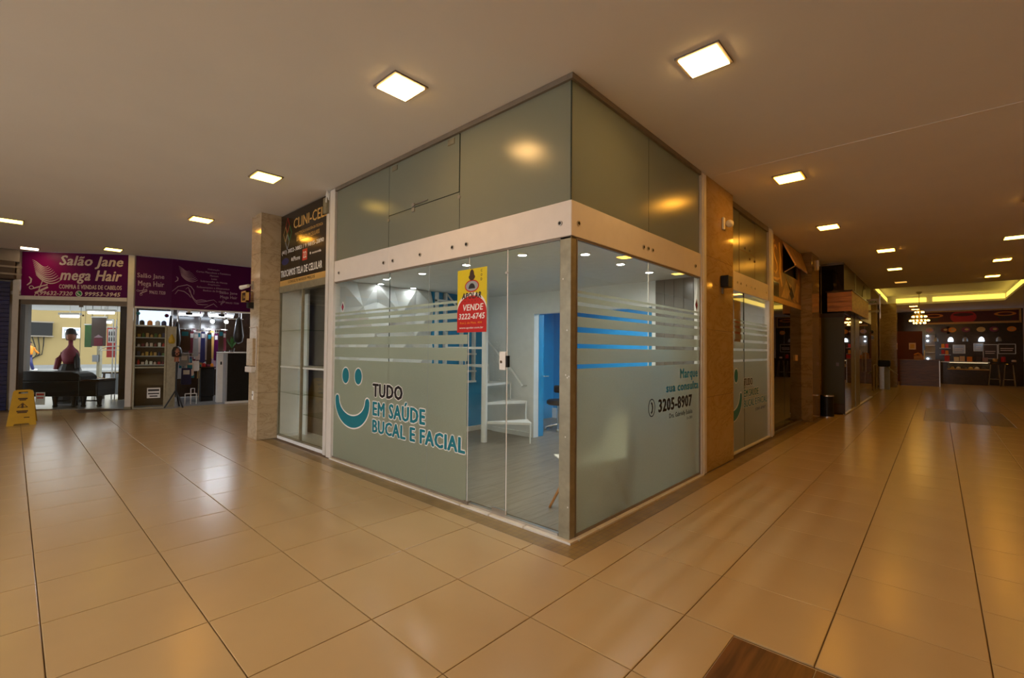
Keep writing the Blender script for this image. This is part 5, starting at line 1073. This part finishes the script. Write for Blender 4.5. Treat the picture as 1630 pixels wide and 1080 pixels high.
# recess shop front at y = 10.4
RFr = Fr((-.5, 10.4), (1, 0))
w8 = T('window_8', 'black glass panel above the greenish glass door in the recess', 'window', (0, 10.4, 2.4), kind='structure')
O('pane', M().fbox(RFr, 0, .965, 2.40, 3.55, -.03, 0), mat('black_glass', (.008, .006, .005), .05, vary=.1), w8)
O('frame', M().fbox(RFr, 0, .965, 3.55, 3.6, -.05, .02).fbox(RFr, .50, .52, 2.4, 3.55, 0, .012), m_rail, w8)
O('reflected_tube', M().fbox(RFr, .53, .62, 3.30, 3.33, .0, .01), m_gold, w8) if False else None
d2 = T('door_2', 'greenish frosted glass door in the recess behind the litter bin', 'door', (0, 10.4, 0), kind='structure')
O('leaf', M().fquad(RFr, .52, .955, .25, 2.30, 0), frost('green_frosted_glass', (.12, .115, .05), (.16, .16, .07), .1, .4, .35, .03), d2)
O('frame', M().fbox(RFr, 0, .965, 2.30, 2.40, -.04, .02).fbox(RFr, .505, .525, 0, 2.3, -.03, .012).fbox(RFr, .955, .965, 0, 2.3, -.03, .01), m_shutterbox, d2)
O('kick_panel', M().fbox(RFr, .52, .955, .02, .25, -.02, .004), m_shutterbox, d2); O('lock', M().fbox(RFr, .80, .85, 1.14, 1.22, 0, .02), m_rail, d2)
S('wall_recess', M().box(-.55, 9.43, 0, -.5, 10.4, 3.59).box(-.5, 10.385, 0, .004, 10.395, 2.40).box(-.55, 9.42, 0, -.5, 16.5, 3.59), m_marble_f, 'marble side of the recess behind the litter bin', cat='wall').name = 'wall_niche'
# long dark front (x = .46)
XF = Fr((.46, 0), (0, 1))
w9 = T('window_9', 'long dark glass shopfront beyond the wooden sign box', 'window', (.46, 13, 0), kind='structure')
for a, b in ((10.41, 11.55), (13.1, 14.6), (14.62, 16.45)): O('pane', M().fbox(XF, a, b, .03, 2.40, -.008, 0), m_glassdark, w9)
O('post', M().fbox(XF, 11.55, 12.2, .0, 2.40, -.06, .0).fbox(XF, 12.25, 13.1, 0, 2.4, -.06, .02), m_alum, w9); O('glass_edge', M().fbox(XF, 14.6, 14.62, .03, 2.4, -.01, .002), m_chrome, w9)
O('bottom_rail', M().fbox(XF, 10.4, 16.45, 0, .03, -.03, .03), m_sill, w9); O('backdrop', M().box(-1.2, 10.6, .01, -1.15, 16.4, 2.6).box(-1.2, 10.5, 2.41, .40, 16.4, 2.45), m_darkred, w9)
O('handle', M().tube([XF.p(14.4, .9, .03), XF.p(14.4, 1.5, .03)], .015, 8), m_chrome, w9)
tc_ = T('trim_7', 'brown wood cladding above the long dark shopfront', 'trim', (.46, 13, 2.4), kind='structure')
for i in range(9):
    O('board', M().fbox(XF, 10.41 + i * .215, 10.41 + i * .215 + .21, 2.405, 3.595, -.03, 0), m_clad, tc_, bevel=.003)
O('metal_post', M().fbox(XF, 12.36, 12.6, 2.405, 3.595, -.03, .01), m_alum, tc_)
O('dark_board', M().fbox(XF, 12.62, 16.45, 2.405, 3.595, -.03, 0), m_clad, tc_)
O('dark_arch', M().prism(XF, [(14.0, 2.5), (15.2, 2.5), (15.2, 3.1), (14.9, 3.4), (14.5, 3.5), (14.15, 3.3), (14.0, 3.0)], 0, .01), m_dark, tc_)
t = T('sign_box', 'projecting wooden sign box with horizontal boards on the corner shop', 'sign', (.4, 11.0, 2.42))
for k in range(4): O('board', M().box(.15, 10.27, 2.43 + k * .115, .605, 10.30, 2.43 + k * .115 + .111), m_signwood, t, bevel=.004)
O('side_board', M().box(.605, 10.27, 2.42, .63, 13.8, 2.90), m_signwood, t); O('core', M().box(.16, 10.30, 2.43, .604, 10.39, 2.88).box(.462, 10.39, 2.43, .604, 13.79, 2.88), m_dark, t); O('cap', M().box(.13, 10.25, 2.89, .64, 13.82, 2.92), m_dark, t)
t = T('hanging_sign', 'small lit white sign under the corridor ceiling beyond the wooden sign box', 'sign', (.6, 14.8, 2.8)); O('board', M().box(.47, 14.8, 2.93, .80, 14.84, 3.1), e_tube if False else m_white, t); O('lower_board', M().box(.47, 14.8, 2.70, .82, 14.84, 2.76), m_white, t); O('post', M().box(.80, 14.8, 2.5, .83, 14.84, 3.25), m_steel, t)
O('lettering', text(M(), Fr((.47, 14.798), (1, 0)), 'SAÍDA', .06, .27, 2.97, 3.06, 0, .02), m_green, t)
# marble wall, plates, turnstile
mw_ = T('wall_corridor', 'brown marble clad wall between the dark shopfront and the far column', 'wall', (.2, 19.6, 0), kind='structure'); mw_.name = 'wall_marble'
for i in range(4):
    for k in range(3): O('marble_slab', M().box(.12, 16.5 + i * 1.55, k * 1.2 + .002, .18, 16.5 + i * 1.55 + 1.546, k * 1.2 + 1.197), m_marble_f, mw_)
t = T('door_plate', 'small dark framed plate on the far marble wall', 'plate', (.19, 19.8, 2.0)); O('board', M().box(.181, 19.3, 2.0, .195, 20.6, 2.14), m_black, t); O('border', M().box(.181, 19.28, 2.14, .197, 20.62, 2.16).box(.181, 19.28, 1.98, .197, 20.62, 2.0), m_gold, t)
t = T('dome_camera', 'small dark dome camera on the far marble wall', 'camera', (.19, 19.6, 2.3)); O('dome', M().ball((.23, 19.4, 2.27), .07), m_black, t); O('base', M().box(.181, 19.33, 2.22, .22, 19.47, 2.33), m_rail, t)
t = T('turnstile', 'steel turnstile with black top and slanted arm by the far column', 'turnstile', (.45, 21.0, 0))
O('pedestal', M().box(.33, 20.9, 0, .50, 21.2, .92), m_steel, t, bevel=.01); O('head', M().box(.30, 20.8, .92, .68, 21.25, 1.18), m_black, t, bevel=.04); O('panel', M().box(.50, 20.92, 0, .66, 21.18, .92), m_greyprint, t); O('arm', M().tube([(.55, 20.85, .95), (.92, 20.7, .60)], .022, 8), m_chrome, t)
t = T('guard_rail', 'slim steel guard rail beside the turnstile', 'rail', (.25, 20, 0)); O('post', M().tube([(.26, 19.6, 0), (.26, 19.6, 1.0)], .025, 8).tube([(.26, 20.7, 0), (.26, 20.7, 1.0)], .025, 8), m_steel, t); O('bar', M().tube([(.26, 19.6, 1.0), (.26, 20.7, 1.0)], .02, 8), m_steel, t)
# ------------------------------------------------------------------ cafe at the far end
YF = Fr((0, 28.55), (1, 0))
S('wall_cafe', M().box(-1, 28.555, 0, 5.6, 29.2, 3.59), m_dark, 'dark rear wall of the cafe', cat='wall').name = 'wall_back_cafe'
t = T('counter', 'long reddish wooden cafe counter beside the far marble column', 'counter', (1.45, 25.2, 0))
for k in range(7): O('board', M().box(.77, 25.0, .02 + k * .158, 2.13, 25.03, .02 + k * .158 + .154), m_counterwood, t, bevel=.004)
O('body', M().box(.78, 25.03, 0, 2.12, 25.6, 1.13), m_dark, t); O('top', M().box(.75, 24.95, 1.135, 2.16, 25.65, 1.18), m_counterwood, t, bevel=.006); O('edge_strip', M().box(2.125, 24.99, 0, 2.16, 25.6, 1.13), m_steel, t)
t = T('menu_stand', 'small wooden box with a card on the cafe counter', 'box', (1.5, 25.2, 1.18)); O('box', M().box(1.28, 25.1, 1.181, 1.62, 25.4, 1.36), m_signwood, t); O('lid', M().tube([(1.30, 25.25, 1.38), (1.42, 25.25, 1.46), (1.55, 25.25, 1.36)], .05, 8), m_signwood, t); O('card', M().box(1.62, 25.1, 1.19, 1.66, 25.3, 1.62), m_paper, t)
t = T('partition', 'dark red partition with a small white picture behind the counter', 'partition', (1.05, 28.4, 0)); O('panel', M().box(.45, 28.4, 0, 1.52, 28.5, 2.6), m_darkred, t); O('edge', M().box(1.52, 28.38, 0, 1.58, 28.52, 2.6), m_dark, t)
t = T('picture_frame', 'small square cream picture on the dark red partition', 'picture', (1.16, 28.38, 1.7)); O('frame', M().box(1.00, 28.37, 1.66, 1.27, 28.40, 2.0), m_plate, t); O('print', M().box(1.05, 28.362, 1.72, 1.22, 28.37, 1.94), m_gold, t)
t = T('glass_cabinet', 'lit narrow glass cabinet right of the red partition', 'cabinet', (1.75, 28.4, 0)); O('body', M().box(1.62, 28.45, 0, 2.0, 28.6, 2.4), m_greyprint, t)
for k, z in enumerate((1.2, 2.1, 2.35)): O('lamp', M().ball((1.72, 28.42, z), .045), e_pendant, t)
O('shelf', M().box(1.64, 28.40, 1.5, 1.98, 28.46, 1.53).box(1.64, 28.4, 1.85, 1.98, 28.46, 1.88), m_steel, t)
# mural and menu boards
t = T('cafe_mural', 'wide dark red food mural over the cafe with a large red pot', 'mural', (3.3, 28.6, 2.95))
O('board', M().fbox(YF, 1.66, 4.86, 3.02, 3.55, -.05, .0), m_darkred, t); O('frame', M().fbox(YF, 1.6, 4.9, 2.93, 3.02, -.05, .06).fbox(YF, 1.6, 4.9, 3.53, 3.60, -.05, .06).fbox(YF, 4.86, 4.93, 2.93, 3.6, -.05, .06), m_gold, t)
O('pot_picture', strip_poly(M(), YF, ell(3.02, 3.26, .46, .33), 0, .004), m_red, t); O('pot_picture', strip_poly(M(), YF, ell(3.02, 3.38, .36, .08), 0, .006), m_darkred, t)
for s in (1.95, 4.42):
    O('bowl_picture', strip_poly(M(), YF, ell(s, 3.36, .36, .10), 0, .006), m_orange, t); O('bowl_picture', strip_poly(M(), YF, ell(s, 3.36, .24, .06), 0, .007), m_darkred, t); O('bowl_picture', M().prism(YF, [(s - .3, 3.33), (s + .3, 3.33), (s + .15, 3.06), (s - .15, 3.06)], .002, .004), m_brownprint, t)
for i, (s, m) in enumerate(((1.80, m_plate2), (2.35, m_darkred), (2.62, m_orange), (3.10, m_pink), (3.62, m_gold), (4.05, m_pink), (4.62, m_orange))):
    t = T('menu_picture', f'food picture {("of cream dishes, next to the partition","in dark red, second from the partition","of an orange dish over the left pendant lamp","of a pink dish left of the middle","of a golden dish at the middle of the row","of a pink dish right of the middle","of an orange dish nearest the white frame")[i]}', 'picture', YF.p(s, 2.5, .02), 'food pictures over the cafe bar')
    O('panel', M().fbox(YF, s - .19, s + .19, 2.45, 2.82, .0, .02), m_dark, t); O('dish', strip_poly(M(), YF, ell(s, 2.64, .15, .12), 0, .022), m, t); O('garnish', strip_poly(M(), YF, ell(s + .03, 2.65, .07, .05), 0, .024), m_gold, t)
S('beam_cafe', M().fbox(YF, 1.6, 4.9, 2.40, 2.45, -.05, .05).fbox(YF, 1.6, 4.9, 2.82, 2.93, -.05, .0), m_dark, 'dark beam carrying the food pictures', cat='beam').name = 'beam'
for s, lab, m in ((2.56, 'white lit pendant lamp over the left of the cafe bar', e_pendant), (3.62, 'white lit pendant lamp over the middle of the cafe bar', e_pendant), (3.07, 'unlit pendant lamp between the two lit ones', m_greyprint), (2.02, 'unlit pendant lamp by the glass cabinet', m_greyprint), (4.19, 'unlit pendant lamp at the right of the cafe bar', m_greyprint)):
    t = T('pendant_lamp', lab, 'pendant lamp', YF.p(s, 2.05, .25)); c = YF.p(s, 2.06, .25)
    O('shade', M().lathe(c, [(.10, 0), (.09, .12), (.05, .19), (.02, .21)], 12), m, t); O('cord', M().tube([c + Vector((0, 0, .2)), c + Vector((0, 0, .40)), c + Vector((0, .2, .40))], .01, 6), m_black, t)
for s0, s1_, z0, z1, m, lab in ((2.66, 3.05, 1.50, 1.88, m_greyprint, 'grey lettered menu board left behind the cafe bar'), (3.38, 3.68, 1.62, 1.95, m_greyprint, 'small framed board behind the middle of the cafe bar'), (3.70, 4.14, 1.25, 1.90, m_brownprint, 'tall framed poster behind the cafe bar'), (4.20, 4.72, 1.50, 1.92, m_dark, 'black framed board at the right of the cafe bar')):
    t = T('menu_board', lab, 'board', YF.p(s0, z0, 0)); O('panel', M().fbox(YF, s0, s1_, z0, z1, -.03, 0), m, t)
    O('frame', M().fbox(YF, s0 - .02, s1_ + .02, z1, z1 + .025, -.03, .01).fbox(YF, s0 - .02, s1_ + .02, z0 - .025, z0, -.03, .01).fbox(YF, s0 - .025, s0, z0, z1, -.03, .01).fbox(YF, s1_, s1_ + .025, z0, z1, -.03, .01), m_steel, t)
    O('printed_line', M().fbox(YF, s0 + .05, s1_ - .05, (z0 + z1) / 2, (z0 + z1) / 2 + .03, 0, .002), m_plate, t); O('printed_line', M().fbox(YF, s0 + .05, s1_ - .08, (z0 + z1) / 2 - .09, (z0 + z1) / 2 - .06, 0, .002), m_plate, t)
# bakery display
t = T('bakery_case', 'dark bakery display case with lit glass front', 'display case', (3.1, 28.0, 0))
O('base', M().box(2.2, 27.8, 0, 3.84, 28.3, .70), m_dark, t); O('shelf', M().box(2.42, 27.8, .70, 3.84, 28.3, .74), m_gold, t); O('glass_front', M().box(2.42, 27.8, .74, 3.84, 27.81, 1.05), m_glass, t); O('top', M().box(2.2, 27.78, 1.05, 3.86, 28.35, 1.09), m_steel, t); O('end_panel', M().box(2.2, 27.8, .70, 2.42, 28.3, 1.05), m_dark, t)
O('light_bar', M().box(2.5, 27.83, 1.03, 3.8, 27.86, 1.045), emis('case_bar_glow', (1, .75, .4), 2.0), t)
for i in range(6):
    c = Vector((2.6 + i * .21, 28.0, .74)); m = (m_gold, m_plate, m_brownprint)[i % 3]
    O('pastry', M().lathe(c, [(.08, 0), (.09, .03), (.06, .09), (.01, .11)], 10), m, None, label=f'{("golden","cream","brown")[i % 3]} pastry, {("first","second","third","fourth","fifth","sixth")[i]} from the left in the bakery case', cat='pastry', group='pastries in the bakery case', origin=c)
for i, (s, h, m, cn) in enumerate(((2.42, .28, m_red, 'red'), (2.75, .22, m_paper, 'white'), (2.95, .26, m_plate, 'cream'), (3.2, .24, m_orange, 'orange'), (3.5, .26, m_brownprint, 'brown'), (3.72, .2, m_plate2, 'pink'))):
    c = Vector((s, 28.1, 1.09)); O('carton', M().box(s - .09, 28.0, 1.091, s + .09, 28.2, 1.09 + h), m, None, label=f'{cn} carton standing on top of the bakery case', cat='carton', group='cartons on the bakery case', origin=c, bevel=.006)
t = T('bar_counter', 'dark high bar counter behind the bar stools', 'counter', (4.3, 28.3, 0)); O('body', M().box(3.9, 28.25, 0, 4.95, 28.5, 1.06), m_dark, t); O('top', M().box(3.88, 28.1, 1.06, 4.97, 28.52, 1.10), m_dark, t)
for i, (s, h, m, cn) in enumerate(((4.05, .16, m_gold, 'golden'), (4.32, .24, m_red, 'red'), (4.65, .10, m_plate, 'cream'))):
    c = Vector((s, 28.25, 1.10)); O('jar', M().lathe(c, [(.07, 0), (.08, .02), (.08, h * .8), (.05, h), (.01, h)], 10), m, None, label=f'{cn} jar on the dark bar counter', cat='jar', origin=c)
t = T('bar_stool', 'left metal bar stool in front of the dark bar counter', 'stool', (3.98, 27.5, 0), 'metal bar stools'); t.location = (0, 0, 0)
O('seat', M().lathe((0, 0, .98), [(.15, 0), (.17, .02), (.16, .05), (.01, .06)], 14), m_dark, t)
for a, b in ((-1, -1), (1, -1), (1, 1), (-1, 1)): O('leg', M().tube([(a * .19, b * .19, 0), (a * .12, b * .12, .98)], .014, 6), m_chrome, t)
O('foot_ring', M().tube([(.17 * math.cos(2 * PI * i / 12), .17 * math.sin(2 * PI * i / 12), .32) for i in range(13)], .01, 6), m_chrome, t)
t.location = (3.97, 27.4, 0); dup(t, (4.42, 27.35, 0), 0, 'right metal bar stool in front of the dark bar counter')
S('wall_cafe_end', M().box(4.98, 27.9, 0, 5.39, 29.0, 3.6), m_plate, 'pale end pillar at the right of the cafe', cat='wall').name = 'wall_end'
for i, (s, z, m, cn) in enumerate(((2.28, 1.45, m_red, 'red'), (2.42, 1.42, m_orange, 'orange'), (2.28, 1.75, m_orange, 'orange'), (2.42, 1.75, m_red, 'red'))):
    c = YF.p(s, z, .05); O('snack_bag', M().prism(YF, [(s - .06, z), (s + .06, z), (s + .055, z + .2), (s - .055, z + .2)], .03, .09), m, None, label=f'{cn} snack bag on the {"lower" if z < 1.6 else "upper"} hook shelf by the glass cabinet', cat='snack bag', group='snack bags by the glass cabinet', origin=c)
t = T('snack_rack', 'dark rack holding red and orange snack bags', 'rack', YF.p(2.35, 1.3, 0)); O('back', M().fbox(YF, 2.15, 2.56, 1.3, 2.1, .0, .025), m_dark, t); O('shelf', M().fbox(YF, 2.15, 2.56, 1.40, 1.418, .02, .10).fbox(YF, 2.15, 2.56, 1.73, 1.748, .02, .10), m_steel, t)
# chandelier
CX, CY = 1.55, 22.0
t = T('chandelier', 'tiered crystal chandelier glowing yellow before the cafe', 'chandelier', (CX, CY, CEIL + .36))
O('canopy', M().lathe((CX, CY, CEIL + .26), [(.03, 0), (.09, .05), (.09, .10)], 12), m_rail, t); O('chain', M().tube([(CX, CY, CEIL + .28), (CX, CY, 3.22)], .012, 6), m_rail, t)
O('frame', M().lathe((CX, CY, 2.66), [(.02, 0), (.05, .02), (.03, .06)], 8).tube([(CX, CY, 2.66), (CX, CY, 3.24)], .015, 6), m_gold, t)
for (r, z, nb) in ((.13, 3.18, 7), (.21, 3.00, 10), (.29, 2.84, 14), (.18, 2.74, 9)):
    ring = O('tier_ring', M().tube([(CX + r * math.cos(2 * PI * i / 16), CY + r * math.sin(2 * PI * i / 16), z) for i in range(17)], .012, 5), m_gold, t)
    O('crystal', (lambda mb: [mb.ball((CX + r * math.cos(2 * PI * i / nb), CY + r * math.sin(2 * PI * i / nb), z - .05), .030, n=6, k=4) for i in range(nb)] and mb)(M()), e_candle, t)
    O('spoke', M().tube([(CX - r, CY, z), (CX + r, CY, z)], .008, 5).tube([(CX, CY - r, z), (CX, CY + r, z)], .008, 5), m_gold, t)
# corridor block walls behind the fronts so that no light leaks through
S('wall_block', M().box(-11.3, 3.3, 0, -6.3, 3.4, 3.6).box(-6.15, .15, 0, -6.10, 3.3, 3.59).box(-6.1, .56, 0, -4.2, .60, 3.59).box(-6.3, 3.4, 0, -6.2, 30.9, 3.59).box(-6.3, 30.8, 0, -1, 30.9, 3.59).box(.08, 23.3, 0, .18, 28.6, 3.59).box(-.45, 16.5, 0, .12, 16.55, 3.59).box(-6.2, 5.25, 0, -.8, 5.3, 3.59), m_wall, 'hidden inner walls of the shop block', cat='wall').name = 'wall_core'
